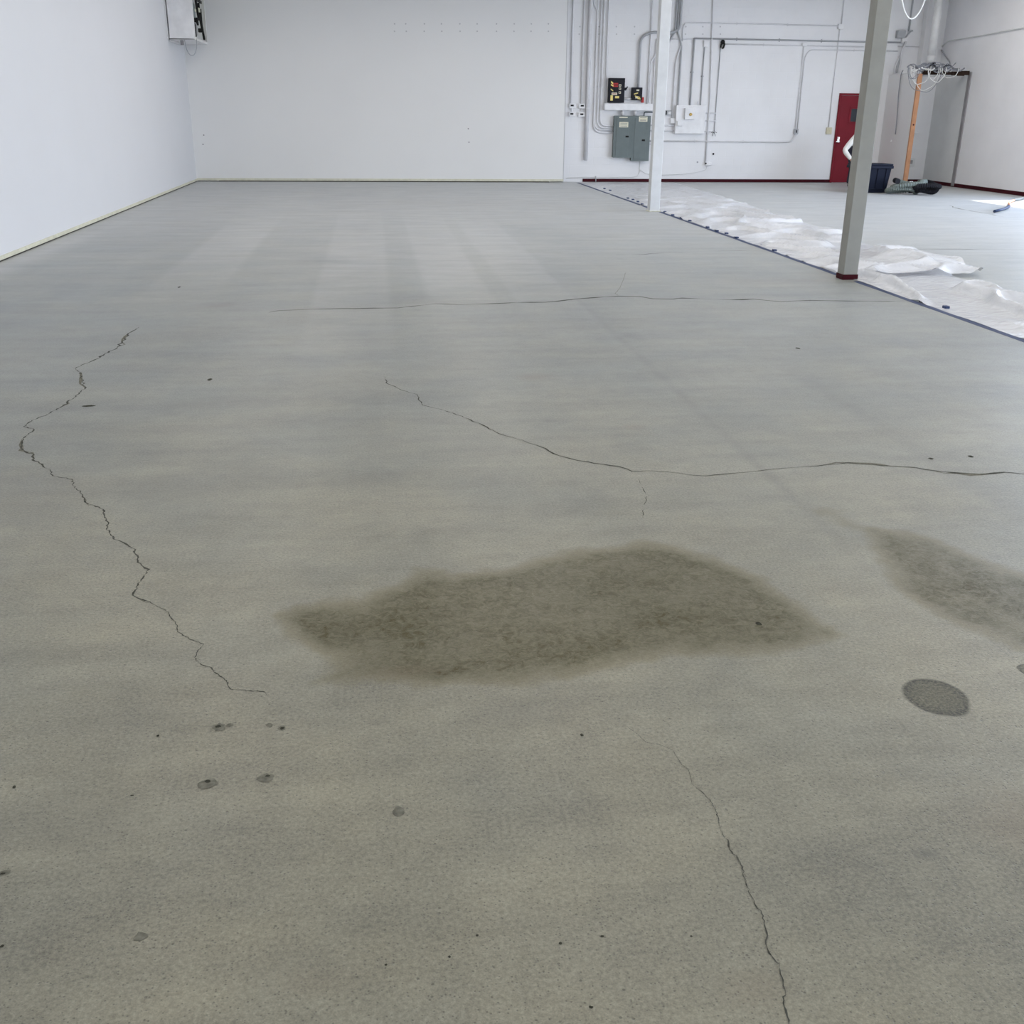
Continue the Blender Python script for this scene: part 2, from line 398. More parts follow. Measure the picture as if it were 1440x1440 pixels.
xs = np.concatenate([np.arange(XL - T, -1.3, 0.045), np.arange(-1.3, 2.6, 0.016), np.arange(2.6, XR + T, 0.06), [XR + T]])
ys = [YF - T, -2, 0, 0.9]; y = 1.2; ys.append(y)
while y < YB + T: y += max(0.008, 3.0 * y * y / (F_PX * CAM_Z)); ys.append(min(y, YB + T))
ys = np.array(ys)
GX, GY = np.meshgrid(xs, ys); nx, ny = len(xs), len(ys)
co = np.zeros((ny * nx, 3), np.float32); co[:, 0] = GX.ravel(); co[:, 1] = GY.ravel()
idx = np.arange(ny * nx).reshape(ny, nx)
quads = np.stack([idx[:-1, :-1], idx[:-1, 1:], idx[1:, 1:], idx[1:, :-1]], -1).reshape(-1, 4)
me = bpy.data.meshes.new('floor')
me.vertices.add(len(co)); me.vertices.foreach_set('co', co.ravel())
me.loops.add(quads.size); me.loops.foreach_set('vertex_index', quads.ravel().astype(np.int32))
me.polygons.add(len(quads)); me.polygons.foreach_set('loop_start', np.arange(0, quads.size, 4, dtype=np.int32))
me.polygons.foreach_set('loop_total', np.full(len(quads), 4, np.int32))
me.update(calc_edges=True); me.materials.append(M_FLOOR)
PX, PY = co[:, 0].astype(float), co[:, 1].astype(float)
def fpoly(pts): return [tuple(FL(*p)[:2]) for p in pts]
def set_attr(name, val):
    a = me.attributes.new(name, 'FLOAT', 'POINT'); a.data.foreach_set('value', np.clip(val, 0, 1).astype(np.float32))
S1 = fpoly([(392, 866), (420, 852), (500, 842), (556, 824), (590, 802), (640, 806), (700, 800), (760, 784), (850, 769), (905, 760), (960, 771), (1010, 790), (1060, 806), (1110, 842), (1150, 872), (1182, 893), (1150, 908), (1085, 916), (1035, 924), (960, 921), (880, 933), (800, 953), (720, 962), (600, 964), (500, 960), (440, 960), (466, 945), (450, 920), (400, 896)])
S2 = fpoly([(1238, 748), (1290, 757), (1340, 777), (1400, 802), (1470, 830), (1480, 915), (1400, 888), (1340, 864), (1290, 832), (1255, 792)])
S3 = fpoly([(1120, 715), (1190, 715), (1290, 765), (1250, 765)])
stain = sm(poly_sdf(PX, PY, S1), -0.06, 0.13)
stain = np.maximum(stain, 0.85 * sm(poly_sdf(PX, PY, S2), -0.12, 0.05))
stain = np.maximum(stain, 0.35 * sm(poly_sdf(PX, PY, S3), -0.08, 0.2))
set_attr('stain', stain)
def ell(cx, cy, rx, ry, ang=0.0):
    dx, dy = PX - cx, PY - cy; c, s_ = math.cos(ang), math.sin(ang)
    return 1 - np.sqrt(((dx * c + dy * s_) / rx) ** 2 + ((-dx * s_ + dy * c) / ry) ** 2)
pc = FL(1317, 980)
e2 = FL(1447, 942)
patch = sm(ell(pc.x, pc.y, 0.125, 0.135), -0.05, 0.6)
patch = np.maximum(patch, sm(ell(e2.x, e2.y, 0.04, 0.04), -0.1, 0.4))
set_attr('patch', patch)
grind_and_sheen = np.zeros_like(PX)
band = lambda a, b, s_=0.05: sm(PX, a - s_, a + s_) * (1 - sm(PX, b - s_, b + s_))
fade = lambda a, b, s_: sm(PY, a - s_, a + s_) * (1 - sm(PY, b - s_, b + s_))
grind_and_sheen += 0.4 * band(0.45, 1.05) * fade(9.5, 18, 2) + 0.3 * band(1.25, 1.85) * fade(9, 17, 2) + 0.4 * band(-0.6, 0.1) * fade(8, 17, 3)
grind_and_sheen += 0.5 * band(-2.2, -1.5) * fade(11, 20, 3) + 0.75 * sm(PX, XL + 0.55, XL + 0.15) * fade(3, 27, 3)
grind_and_sheen += 0.95 * sm(PY, 9.5, 19) + 0.35 * sm(PX, 4.9, 5.2) + 0.35 * sm(ell(0.9, 12.8, 2.6, 3.6), 0, 0.8)  # far brightening, right-side daylight and mid-floor sheen painted in as paler concrete
set_attr('grind_and_sheen', grind_and_sheen)
grime = 0.6 * np.exp(-((PX - 1.83) / 0.035) ** 2) * fade(3.6, 11.5, 0.8) + 0.5 * np.exp(-((PX - 2.75) / 0.05) ** 2) * fade(3.4, 7, 0.8)
for (gx, gy, rx, ry, k) in ((230, 690, 0.4, 0.35, .5), (330, 660, .4, .25, .4), (884, 471, .14, .14, 1), (772, 592, .07, .05, .9), (310, 428, .3, .2, .8), (560, 418, .4, .3, .6), (310, 565, .4, .2, .5), (850, 420, .3, .15, .6), (455, 367, .6, .4, .8), (750, 1000, .25, .12, .5), (1300, 1200, .06, .03, .9), (1220, 1218, .04, .02, .6), (530, 1015, .05, .03, .6), (100, 1150, .3, .2, .35), (400, 1360, .2, .1, .3), (1160, 490, .5, .5, .35)):
    g = FL(gx, gy); grime = np.maximum(grime, k * sm(ell(g.x, g.y, rx, ry), 0, 0.9))
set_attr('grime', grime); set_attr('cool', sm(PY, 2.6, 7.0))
rust = np.zeros_like(PX)
for (gx, gy, rx, ry, k) in ((1435, 1150, .22, .2, 1), (755, 530, .2, .14, .8), (890, 600, .1, .1, .8), (450, 1380, .12, .06, .5), (1100, 395, .9, .25, .9), (300, 430, .35, .2, .6), (560, 945, .2, .06, .8), (1060, 1390, .12, .08, .6), (30, 690, .5, .5, .4), (640, 285, 2.5, 1.6, .35)):
    g = FL(gx, gy); rust = np.maximum(rust, k * sm(ell(g.x, g.y, rx, ry), 0, 0.9))
set_attr('rust', rust)
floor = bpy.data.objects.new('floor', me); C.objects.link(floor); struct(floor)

RZ = [0.0004]
def ribbon(pts, wd, name='crack', material=None, jit=0.6, seg=None):
    P = [FL(*p) for p in pts]; Q = []
    for a, b in zip(P[:-1], P[1:]):
        n = max(2, min(26, int((b - a).length / (seg or wd * 1.7))))
        nr = (b - a).normalized().cross(Vector((0, 0, 1)))
        for i in range(n):
            Q.append(a.lerp(b, i / n) + nr * (random.uniform(-jit, jit) * wd * (1 if i else 0)))
    Q.append(P[-1]); vs_ = []; fs = []
    if material is None: RZ[0] += 0.00006
    hz = RZ[0] if material is None else 0.0003
    for i, p in enumerate(Q):
        t = (Q[min(i + 1, len(Q) - 1)] - Q[max(i - 1, 0)]).normalized(); nr = t.cross(Vector((0, 0, 1)))
        taper = min(1, 0.25 + i / 6, 0.25 + (len(Q) - 1 - i) / 6)
        h0, h1 = (wd * 0.5 * taper * random.choice((0.12, 0.4, 0.6, 0.9, 1.3)) * random.uniform(0.7, 1.15) for _ in range(2))
        vs_ += [p + nr * h0 + Vector((0, 0, hz)), p - nr * h1 + Vector((0, 0, hz))]
    fs = [(2 * i, 2 * i + 1, 2 * i + 3, 2 * i + 2) for i in range(len(Q) - 1)]
    return MB().add(vs_, fs).build(name, material or M_CRACK, floor)
def z3(pts, ox, oy, s): return [(ox + a / s, oy + b / s) for a, b in pts]
CA = z3([(585, 180), (540, 208), (515, 245), (500, 262), (440, 295), (390, 322), (345, 340), (318, 355), (340, 372), (345, 400), (360, 435), (330, 465), (285, 495), (270, 512), (200, 548), (135, 572), (100, 600), (145, 612), (110, 640), (92, 665), (90, 690), (110, 706), (145, 718), (140, 740), (180, 765), (205, 778), (225, 808), (265, 815), (305, 822), (310, 850), (345, 885), (360, 920), (405, 937), (435, 948), (440, 985), (458, 1005), (450, 1030), (480, 1075), (530, 1095), (570, 1120), (577, 1160), (605, 1190), (628, 1203), (600, 1240), (570, 1290), (558, 1312), (600, 1330), (640, 1345), (665, 1360)], 0, 400, 3)
CA2 = z3([(380, 275), (440, 305), (460, 340), (490, 375), (490, 405), (520, 430), (570, 455), (632, 475), (600, 515), (583, 550), (600, 575), (630, 590), (670, 600), (690, 630), (740, 660), (775, 718), (880, 725), (950, 730), (970, 750)], 120, 780, 3.79)
ribbon(CA[:8], 0.018); ribbon(CA[7:26], 0.0125); ribbon(CA[25:], 0.0085); ribbon(CA2, 0.0045)
for a, b, wd in ((8, 11, .05), (1, 4, .05), (12, 14, .03), (18, 24, .024), (30, 33, .016), (45, 48, .017)): ribbon(CA[a:b], wd, material=M_CHIPL)
CB = [(378, 439.5), (392, 437), (440, 434.8), (480, 434), (560, 433.3), (580, 430.8), (613, 427), (647, 428.3), (693, 427.3), (727, 425.3), (767, 425.3), (793, 422.3), (833, 418.7), (870, 416.7), (900, 417), (917, 420), (947, 420.7), (960, 419.3), (1027, 421.7), (1060, 421), (1100, 424.3), (1140, 422.3), (1193, 423.3), (1247, 424), (1273, 423)]
ribbon(CB, 0.034, jit=0.2, seg=0.12)
ribbon([(870, 416), (865, 412.7), (871.7, 405), (876.7, 393), (880, 383)], 0.006, material=M_CHIPL)
CC = z3([(185, 450), (190, 475), (225, 490), (260, 508), (320, 525), (330, 550), (345, 570), (420, 587), (480, 607), (545, 632), (600, 655), (650, 683), (695, 700), (760, 715), (820, 737), (860, 752), (920, 783), (1000, 803), (1100, 818), (1170, 827), (1225, 850), (1300, 845), (1440, 857)], 480, 380, 3)
CC2 = z3([(0, 860), (100, 868), (200, 858), (300, 850), (400, 838), (520, 828), (610, 820), (700, 813), (800, 820), (880, 826), (980, 832), (1060, 845), (1150, 855), (1260, 862), (1360, 853), (1440, 860), (1520, 862)], 960, 380, 3)
ribbon(CC[:14], 0.009, seg=0.03); ribbon(CC[13:], 0.014, seg=0.04); ribbon(CC2[:6], 0.009, seg=0.04); ribbon(CC2[5:], 0.017, seg=0.05)
ribbon(CC2[6:11], 0.04, material=M_CHIPL, seg=0.05); ribbon(CC2[11:15], 0.045, material=M_CHIPL, seg=0.05)
for p in ([(1250, 880), (1262, 902)], [(1268, 915), (1285, 948)], [(1290, 955), (1278, 990)], [(1275, 1010), (1273, 1045)]):
    ribbon(z3(p, 480, 380, 3), 0.008, seg=0.02)
CE = z3([(315, 130), (370, 170), (400, 200), (470, 215), (520, 235), (540, 270), (560, 300), (590, 320), (605, 385), (660, 430), (695, 470), (715, 515), (722, 550), (730, 590), (765, 640), (770, 675), (805, 710), (825, 760), (845, 830), (860, 870), (880, 910), (910, 955), (925, 1010), (935, 1040), (928, 1090), (945, 1130), (990, 1180), (1005, 1250), (1015, 1300), (1005, 1350), (1030, 1440), (1036, 1500)], 780, 980, 3.1305)
ribbon(CE[:9], 0.0016); ribbon(CE[8:14], 0.0028); ribbon(CE[13:], 0.0042)
ribbon([(866.7, 358.4), (906.7, 357.8), (929, 356), (960, 355.6)], 0.05, seg=0.15)
ribbon([(1009, 353), (1040, 352.4), (1066, 352)], 0.045, material=M_CHIPL, seg=0.15)
ribbon([(1288, 350.8), (1340, 350.3), (1400, 350.8), (1450, 351)], 0.045, seg=0.15)
ribbon([(1416, 414.5), (1450, 413)], 0.05, seg=0.15)
ribbon([(1335, 289), (1350, 294), (1385, 300), (1412, 305)], 0.06, material=M_CHIPL, seg=0.2)

def chip(x, y, wpx, hpx, material, tilt=0.0, name='chip'):
    c = FL(x, y); a = (FL(x + wpx / 2, y) - c).length; b = (FL(x, y - hpx / 2) - c).length
    n = 14; vs_ = [c + Vector((0, 0, .0007 if material == M_CHIPL else .0012))]
    for k in range(n):
        an = 2 * math.pi * k / n; q = random.uniform(0.75, 1.15)
        ux, uy = math.cos(an) * a * q, math.sin(an) * b * q
        vs_.append(c + Vector((ux * math.cos(tilt) - uy * math.sin(tilt), ux * math.sin(tilt) + uy * math.cos(tilt), .0007 if material == M_CHIPL else .0012)))
    MB().add(vs_, [(0, 1 + k, 1 + (k + 1) % n) for k in range(n)]).build(name, material, floor)
for (x, y, a, b, mm) in ((293, 1102, 29, 15, M_CHIPL), (374, 1094, 24, 12, M_CHIPL), (308, 1023, 19, 12, M_CHIPL), (323, 1020, 12, 5, M_CHIPL), (379, 1020, 10, 6, M_CHIPL), (397, 1024, 11, 7, M_CHIPL), (561, 1142, 17, 15, M_CHIPL), (198, 1317, 19, 13, M_CHIPL), (7, 1228, 18, 8, M_CHIPL)):
    chip(x, y, a, b, mm, 0.25)
for (x, y, a, b) in ((292, 1099, 9, 4), (397, 1024.5, 6, 3.5), (376, 1091.5, 7, 3), (307, 1022, 8, 3.5), (1067, 877.5, 9, 4.5), (4, 1229, 8, 3), (295, 534, 7, 3), (125, 571, 18, 2.4), (20, 1107, 5, 4), (3, 1331, 6, 4), (186, 1119, 5, 2), (252, 404, 4, 2), (222, 1035, 4, 3), (632, 1346, 4, 3.5), (671, 1316, 4, 3.5), (543, 1357, 4, 3), (788, 1327, 5, 4), (847, 1317, 6, 3), (831, 1417, 6, 4), (972, 1317, 4, 3), (818, 1034, 5, 4), (1122, 490, 6, 2), (1365, 642, 8, 2.4), (1309, 645, 7, 2.2)):
    chip(x, y, a, b, M_CHIP)

# ------------------------------------------------------------------ base trims and painted shadow gaps
g = MB(); g.box(XL, XL + 0.012, 0.5, YD, 0.016, 0.06); g.box(XL, XL + 0.012, -3.9, 0.5, 0.016, 0.06)
bl = struct(g.build('baseboard_left', M_CREAM))
struct(MB().box(XL, XL + 0.004, -3.9, YD, 0.001, 0.016).build('shadow_gap_left', M_GAPSHADE))  # dark strip painted in as the shadow line under the left wall base
struct(MB().box(XL + 0.01, JOG, YD - 0.012, YD, 0.022, 0.075).build('baseboard_rear', M_CREAM))
struct(MB().box(XL + 0.5, JOG - 0.35, YD - 0.006, YD + 0.02, 0.001, 0.022).build('shadow_gap_rear', M_GAPSHADE))  # same painted shadow line along the foot of the rear drywall
BB = 0.075
rs = WY(819, 256, YB).x
dl = WY(1166, 255.5, YB).x; DH = 2.13; dr = dl + 0.98
struct(MB().bbox(rs, dl, YB - 0.012, YB, 0.0, BB, 0.004).build('baseboard_back', M_MAROON))
STUD = FL(1270.5, 262.5); PXX, PYY = STUD.x, STUD.y
CL_Z = 2.55
bb = MB(); bb.bbox(dr, PXX, YB - 0.012, YB, 0, BB, 0.004); bb.bbox(PXX + 0.12, XR, YB - 0.012, YB, 0, BB + 0.01, 0.004)
struct(bb.build('baseboard_closet', M_MAROON))
struct(MB().bbox(XR - 0.012, XR, BAYS[2][1] + 0.05, YB, 0, BB + 0.01, 0.004).build('baseboard_right', M_MAROON))

# ------------------------------------------------------------------ red door
d = struct(bpy.data.objects.new('door_1', None)); C.objects.link(d); d.location = ((dl + dr) / 2, YB, 0)
fr = MB(); fr.bbox(dl, dl + 0.05, YB - 0.05, YB, 0, DH); fr.bbox(dr - 0.05, dr, YB - 0.05, YB, 0, DH); fr.bbox(dl + 0.05, dr - 0.05, YB - 0.05, YB, DH - 0.05, DH)
fr.build('door_frame', M_RED, d)
wq = WY(1196.5, 153, YB); wz1, wz0, wx0 = wq.z, WY(1195, 171, YB).z, wq.x; wx1 = wx0 + 0.3
sl = MB(); yb0, yb1 = YB - 0.042, YB - 0.004
sl.box(dl + 0.055, wx0, yb0, yb1, 0.01, DH - 0.056); sl.box(wx1, dr - 0.055, yb0, yb1, 0.01, DH - 0.056)
sl.box(wx0, wx1, yb0, yb1, 0.01, wz0); sl.box(wx0, wx1, yb0, yb1, wz1, DH - 0.056)
leaf = sl.build('door_leaf', M_RED, d)
wfm = MB()
for (a, b, c_, e) in ((wx0 - 0.05, wx1 + 0.05, wz1, wz1 + 0.05), (wx0 - 0.05, wx1 + 0.05, wz0 - 0.05, wz0), (wx0 - 0.05, wx0, wz0, wz1), (wx1, wx1 + 0.05, wz0, wz1)):
    wfm.bbox(a, b, YB - 0.056, YB - 0.042, c_, e, 0.004)
vf = wfm.build('vision_frame', M_RED, d)
MB().box(wx0, wx1, YB - 0.03, YB - 0.018, wz0, wz1).build('pane', M_GLASSD, d)
hx, hz = WY(1178, 195, YB).x, WY(1178, 197, YB).z
hd = MB(); hd.bbox(hx - 0.03, hx + 0.03, YB - 0.052, YB - 0.042, hz - 0.02, hz + 0.08, 0.004); hd.cyl((hx, YB - 0.05, hz + 0.05), (hx, YB - 0.075, hz + 0.05), 0.024, 14)
hd.bbox(hx - 0.07, hx + 0.03, YB - 0.085, YB - 0.065, hz - 0.05, hz - 0.02, 0.008); hd.cyl((hx, YB - 0.045, hz - 0.035), (hx, YB - 0.08, hz - 0.035), 0.022, 14)
hd.build('door_handle', M_STEEL, d, smooth=False)

# ------------------------------------------------------------------ columns
def column(px0, py0, size, label, material, band):
    c = FL(px0, py0); x0, y0 = c.x, c.y
    t = thing('column', (x0 + size / 2, y0 + size / 2, 0), label, 'column')
    MB().bbox(x0, x0 + size, y0, y0 + size, 0.0, ZC, 0.008, 2).build('shaft', material, t)
    if band:
        MB().bbox(x0 - 0.006, x0 + size + 0.006, y0 - 0.006, y0 + size + 0.006, 0.0, 0.055, 0.003).build('base_band', M_MAROON, t)
    else:
        MB().bbox(x0 - 0.02, x0 + size + 0.02, y0 - 0.02, y0 + size + 0.02, 0.0, 0.012, 0.003).build('base_plate', M_CREAM, t)
    return t
column(913.5, 297.5, 0.178, 'white square steel column standing before the grey electrical panels', M_COLW, False)
column(1185, 393.5, 0.158, 'grey square steel column with dark red painted band at its foot', M_COLG, True)

# ------------------------------------------------------------------ poly sheeting and tape
def sheet(name, y0, y1, wfun, label, lift=None, ny_=260, nx_=44, seed=0.0, amp=1.0):
    vs_ = []; fs = []
    for j in range(ny_ + 1):
        yy = y0 + (y1 - y0) * j / ny_; W = wfun(yy)
        for i in range(nx_ + 1):
            u = i / nx_; wob = 0.05 * noise.noise((yy * 1.3 + seed, 3.1, 0)) * u
            x = 4.975 + u * W + wob
            e = min(1, u * 6) * 0.75 + 0.25
            q = 0.028 * abs(noise.noise((x * 2.2 + seed, yy * 0.9, 1.7))) + 0.03 * max(0, noise.noise((x * 1.2, yy * 1.5 + x * 0.9 + seed, 5.2))) ** 1.4
            r = 1 - abs(noise.noise((x * 1.4 + yy * 0.5 + seed, yy * 1.1 - x * 0.8, 9.3))); r = max(0, r - 0.84) * 0.42; e *= 1 - 0.85 * min(1, max(0, (yy - 17) / 6))
            z = 0.004 + (q + r) * e * amp
            if lift: z += lift(x, yy, u)
            vs_.append((x, yy, z))
    n = nx_ + 1
    for j in range(ny_):
        for i in range(nx_): fs.append((j * n + i, j * n + i + 1, (j + 1) * n + i + 1, (j + 1) * n + i))
    o = MB().add(vs_, fs).build(name, M_POLY, None, (5.9, (y0 + y1) / 2, 0), smooth=True)
    return tag(o, label, 'plastic sheet')
def lerp_tab(tab):
    def f(v):
        for (a, b), (c_, e) in zip(tab[:-1], tab[1:]):
            if a <= v <= c_: return b + (e - b) * (v - a) / (c_ - a)
        return tab[0][1] if v < tab[0][0] else tab[-1][1]
    return f
def billow(x, yy, u):
    a = math.exp(-((yy - 11.7) / 0.75) ** 2 - ((u - 0.72) / 0.24) ** 2) * 0.15
    return a * (0.8 + 0.4 * noise.noise((x * 2, yy * 2, 3))) + (0.03 if yy < 11.2 else 0.0) * u
sheet('plastic_sheet', 10.62, 26.2, lerp_tab([(10.62, 1.5), (11.0, 1.66), (11.5, 1.76), (12.6, 1.84), (13.4, 1.55), (15, 1.78), (18, 1.9), (23, 2.3), (26.2, 2.4)]),
      'long wrinkled white plastic sheet from the back wall past the grey column', billow, 420, 44)
sheet('plastic_sheet', 6.4, 11.3, lerp_tab([(6.4, 1.3), (9.3, 1.22), (10.5, 1.2), (11.3, 1.2)]),
      'shorter shiny creased white plastic sheet nearer the viewer, tucked under the long sheet', None, 200, 50, 4.7, 1.35)
tp = thing('masking_tape', (4.95, 15, 0), 'dark blue masking tape line holding down the plastic sheet edges', 'tape')
tpm = MB()
for (a, b) in ((5.5, 10.4), (10.75, 14.6), (14.6, 18.35), (18.75, 19.6), (19.75, 22.4), (22.6, 26.2)):
    n = int((b - a) / 0.25)
    for i in range(n):
        q0, q1 = a + (b - a) * i / n, a + (b - a) * (i + 1) / n
        o0, o1 = (0.010 * noise.noise((q0 * 1.7, 0, 0)) for q0 in (q0, q1))
        tpm.add([(4.925 + o0, q0, .0012), (4.985 + o0, q0, .0055), (4.985 + o1, q1, .0055), (4.925 + o1, q1, .0012), (4.925 + o0, q0, .0004), (4.985 + o0, q0, .0004), (4.985 + o1, q1, .0004), (4.925 + o1, q1, .0004)], [(0, 1, 2, 3), (4, 7, 6, 5), (0, 4, 5, 1), (1, 5, 6, 2), (2, 6, 7, 3), (3, 7, 4, 0)])
tpm.build('tape_strip', M_TAPE, tp)
for (x, y) in ((935, 299), (946, 303.5), (958, 307.5), (970, 311.5), (995, 320.8), (1008, 326), (1021.5, 329.5), (1036, 335.5), (1072, 346), (1089, 353.5), (883, 279.5), (890, 281.5), (897, 284.5), (903, 288), (858, 268.5), (850, 266), (1297, 425), (1330, 434)):
    c = FL(x, y); MB().bbox(c.x - 0.022, c.x + 0.022, c.y - 0.03, c.y + 0.03, 0.0, 0.026, 0.005).build('tape_tab', M_TAPE, tp)
c0, c1 = FL(1207, 380.5), FL(1238, 380)
tag(MB().tube([c0 + Vector((-.1, 0, .05)), c0 + Vector((.05, .03, .055)), c1 + Vector((-.08, .02, .052)), c1 + Vector((0, 0, .045))], 0.012, 8).build('stick', M_WIRED, None, (c0.x, c0.y, 0)),
    'thin dark stick lying on the plastic beside the grey column', 'stick')

# ------------------------------------------------------------------ closet: partition, stud, header, wallboard
cw = struct(MB().box(PXX - 0.02, PXX + 0.09, PYY + 0.05, YB, 0, CL_Z + 0.02).build('wall_closet', M_DRY))
MB().bbox(PXX - 0.02, PXX + 0.085, PYY - 0.005, PYY + 0.05, 0, CL_Z, 0.003).build('stud', M_STUD, cw)
MB().cyl((PXX + 0.03, PYY - 0.012, 1.42), (PXX + 0.03, PYY, 1.42), 0.02, 10).build('knot', M_MAROON, cw)
hdm = MB(); xx = PXX + 0.09
while xx < XR - 0.02:
    x2 = min(XR, xx + random.uniform(0.1, 0.22)); hdm.box(xx, x2, PYY + random.uniform(-.01, .01), PYY + 0.06, CL_Z - 0.02 + random.uniform(-.012, .012), CL_Z + 0.08 + random.uniform(-.03, .02)); xx = x2
hdm.build('header', M_OLDW, cw)
MB().box(PXX + 0.09, XR - 0.02, PYY + 0.06, PYY + 0.4, CL_Z - 0.04, CL_Z - 0.015).build('closet_ceiling', M_GYP, cw)
MB().box(XR - 0.02, XR, PYY + 0.06, YB, BB + 0.01, CL_Z - 0.04).build('wallboard', M_GYP, cw)
MB().box(XR - 0.03, XR, PYY - 0.06, PYY + 0.06, 0.02, CL_Z + 0.05).build('joint_strip', M_PUTTY, cw)
# little shelf bracket and outlet inside
q = WY(1284, 187, YB)
br = thing('shelf_bracket', (q.x, YB, q.z), 'small white shelf bracket on the back wall behind the pine stud', 'bracket')
MB().bbox(q.x - 0.13, q.x + 0.12, YB - 0.11, YB, q.z - 0.012, q.z + 0.012, 0.004).build('ledge', M_BOXW, br)
MB().prism([(q.x - 0.012, q.z - 0.012), (q.x + 0.012, q.z - 0.012), (q.x + 0.012, q.z - 0.17), (q.x - 0.012, q.z - 0.17)], 'y', YB - 0.03, YB).build('arm', M_GALV, br)
q = WY(1281, 228, YB)
ou = thing('outlet', (q.x, YB, q.z), 'grey outlet box low on the back wall behind the pine stud', 'outlet')
MB().bbox(q.x - 0.09, q.x + 0.09, YB - 0.05, YB, q.z - 0.1, q.z + 0.1, 0.008).build('box', M_GYP, ou)
MB().bbox(q.x - 0.06, q.x + 0.02, YB - 0.058, YB - 0.05, q.z - 0.04, q.z + 0.05, 0.004).build('socket', M_PUTTY, ou)
q = WX(1253, 198, PXX - 0.02)
tag(MB().cyl((PXX - 0.02, q.y, q.z), (PXX - 0.045, q.y, q.z), 0.035, 14).build('wall_plug', M_BOXW, None, (PXX - 0.03, q.y, q.z)), 'small round white plug on the partition beside the pine stud', 'plug')

# ------------------------------------------------------------------ conduits on the block wall
def on_wall(pts, off): return [Vector((p.x, YB - off, p.z)) for p in (WY(x, y, YB) for x, y in pts)]
def square(pts):
    # plumb / level the runs
    pts = [p.copy() for p in pts]
    for a, b in zip(pts[:-1], pts[1:]):
        dx, dz = abs(a.x - b.x), abs(a.z - b.z)
        if dz > 0.25 and dx < 0.09: b.x = a.x
        elif dx > 0.25 and dz < 0.07: b.z = a.z
    return pts
G_CON = 'conduits on the block wall'
def conduit(label, pts, r, off=None, fillet=0.15, material=None, straps=True, rev=False):
    P = on_wall(pts, off or r + 0.012)
    if rev: P = square(P[::-1])[::-1]
    else: P = square(P)
    if P[0].z > 3.9: P.insert(0, Vector((P[0].x, P[0].y, ZC)))
    t = thing('conduit', (P[-1].x, YB, min(p.z for p in P)), label, 'conduit', G_CON)
    MB().tube(P, r, 8, fillet).build('pipe', material or M_CONDUIT, t, smooth=True)
    if straps:
        for a, b in zip(P[:-1], P[1:]):
            L_ = (b - a).length
            if L_ < 1.0: continue
            dr_ = (b - a).normalized()
            for k in range(1, int(L_ / 1.3) + 1):
                c = a + dr_ * (L_ * k / (int(L_ / 1.3) + 1)); h = dr_ * 0.014
                e = Vector((dr_.z, 0, -dr_.x)) * (r + 0.022)
                MB().tube([c - h, c + h], r * 1.18, 8).add([c - h - e + Vector((0, YB - c.y - .004, 0)), c + h - e + Vector((0, YB - c.y - .004, 0)), c + h + e + Vector((0, YB - c.y - .004, 0)), c - h + e + Vector((0, YB - c.y - .004, 0))], [(0, 1, 2, 3)]).build('strap', material or M_CONDUIT, t)
    return t
r_ = 0.019
conduit('thin white conduit down to the upper left switch box by the wall corner', [(806.2, 0), (803.6, 146)], r_)
conduit('thin white conduit down to the upper right switch box by the wall corner', [(821.6, 0), (817.6, 146)], r_)
t = conduit('thick white pipe, open at its bottom end, right of the four switch boxes', [(830.5, 0), (824, 225)], 0.048)
q = t.children[0]; pb = WY(824, 225, YB)
MB().cyl((WY(830.5, 0, YB).x, YB - 0.06, pb.z - 0.004), (WY(830.5, 0, YB).x, YB - 0.06, pb.z + 0.004), 0.038, 12).build('bore', M_GAPSHADE, t)
conduit('outermost conduit of the nested bends into the left panel, cranked at its top', [(834.6, 6), (838, 15), (833.8, 186.5), (863, 186.5)], r_, fillet=0.22, rev=True)
conduit('second from outside of the nested conduit bends into the left panel', [(841, 0), (837, 182.5), (863, 182.5)], r_, fillet=0.22)
conduit('third from outside of the nested conduit bends into the left panel', [(845.8, 0), (841, 180), (863, 180)], r_, fillet=0.2)
conduit('innermost of the nested conduit bends into the left panel', [(850, 0), (845, 177), (863, 177)], r_, fillet=0.18)
conduit('straight conduit ending on the left end of the wire trough', [(856, 0), (851.5, 146)], r_)
conduit('straight tall conduit to the right end of the trough, beside the white column', [(917.5, 0), (909.5, 146)], r_)
conduit('conduit with an offset kink beside the white column, down to the trough', [(923, 55), (920.7, 76), (914.6, 88), (913.3, 144)], r_, fillet=0.06, straps=False)
conduit('short conduit squeezed between the kinked conduit and the white column', [(920.5, 80), (917, 146)], 0.015, straps=False)
conduit('thick curved conduit looping behind the white column into the small black box', [(957.7, 0), (955.9, 40), (946.8, 46), (930, 48), (915, 47.5), (900, 53), (894.5, 72), (892.6, 124)], 0.03, 0.06, 0.25, M_GALV, straps=False)
conduit('leftmost of three conduits at the top right of the white column, bending left behind it', [(951.8, 0), (948.6, 43.4), (940.5, 58.7), (936, 66)], 0.022, fillet=0.1, straps=False, material=M_GALV)
conduit('middle of three conduits right of the white column, kinked, down to the white box', [(955, 0), (952.3, 43.4), (957.7, 64), (957.3, 74), (953.3, 170)], 0.022, fillet=0.08, straps=False, material=M_GALV)
conduit('thin conduit branching left from the kinked one to the small white junction box', [(957, 65), (949.5, 87), (946, 168)], r_, fillet=0.1, straps=False)
conduit('level conduit high on the wall running right to the square box above the door', [(959, 58), (960, 38), (964, 31.7), (1178, 34.6)], 0.014, fillet=0.1)
conduit('level dark conduit passing behind the grey column towards the closet', [(975.5, 54), (1214, 56.3), (1266, 56.3)], 0.018, material=M_GALV)
conduit('faint level conduit stub left of the dark level conduit', [(938, 54.5), (974, 54)], 0.012, straps=False)
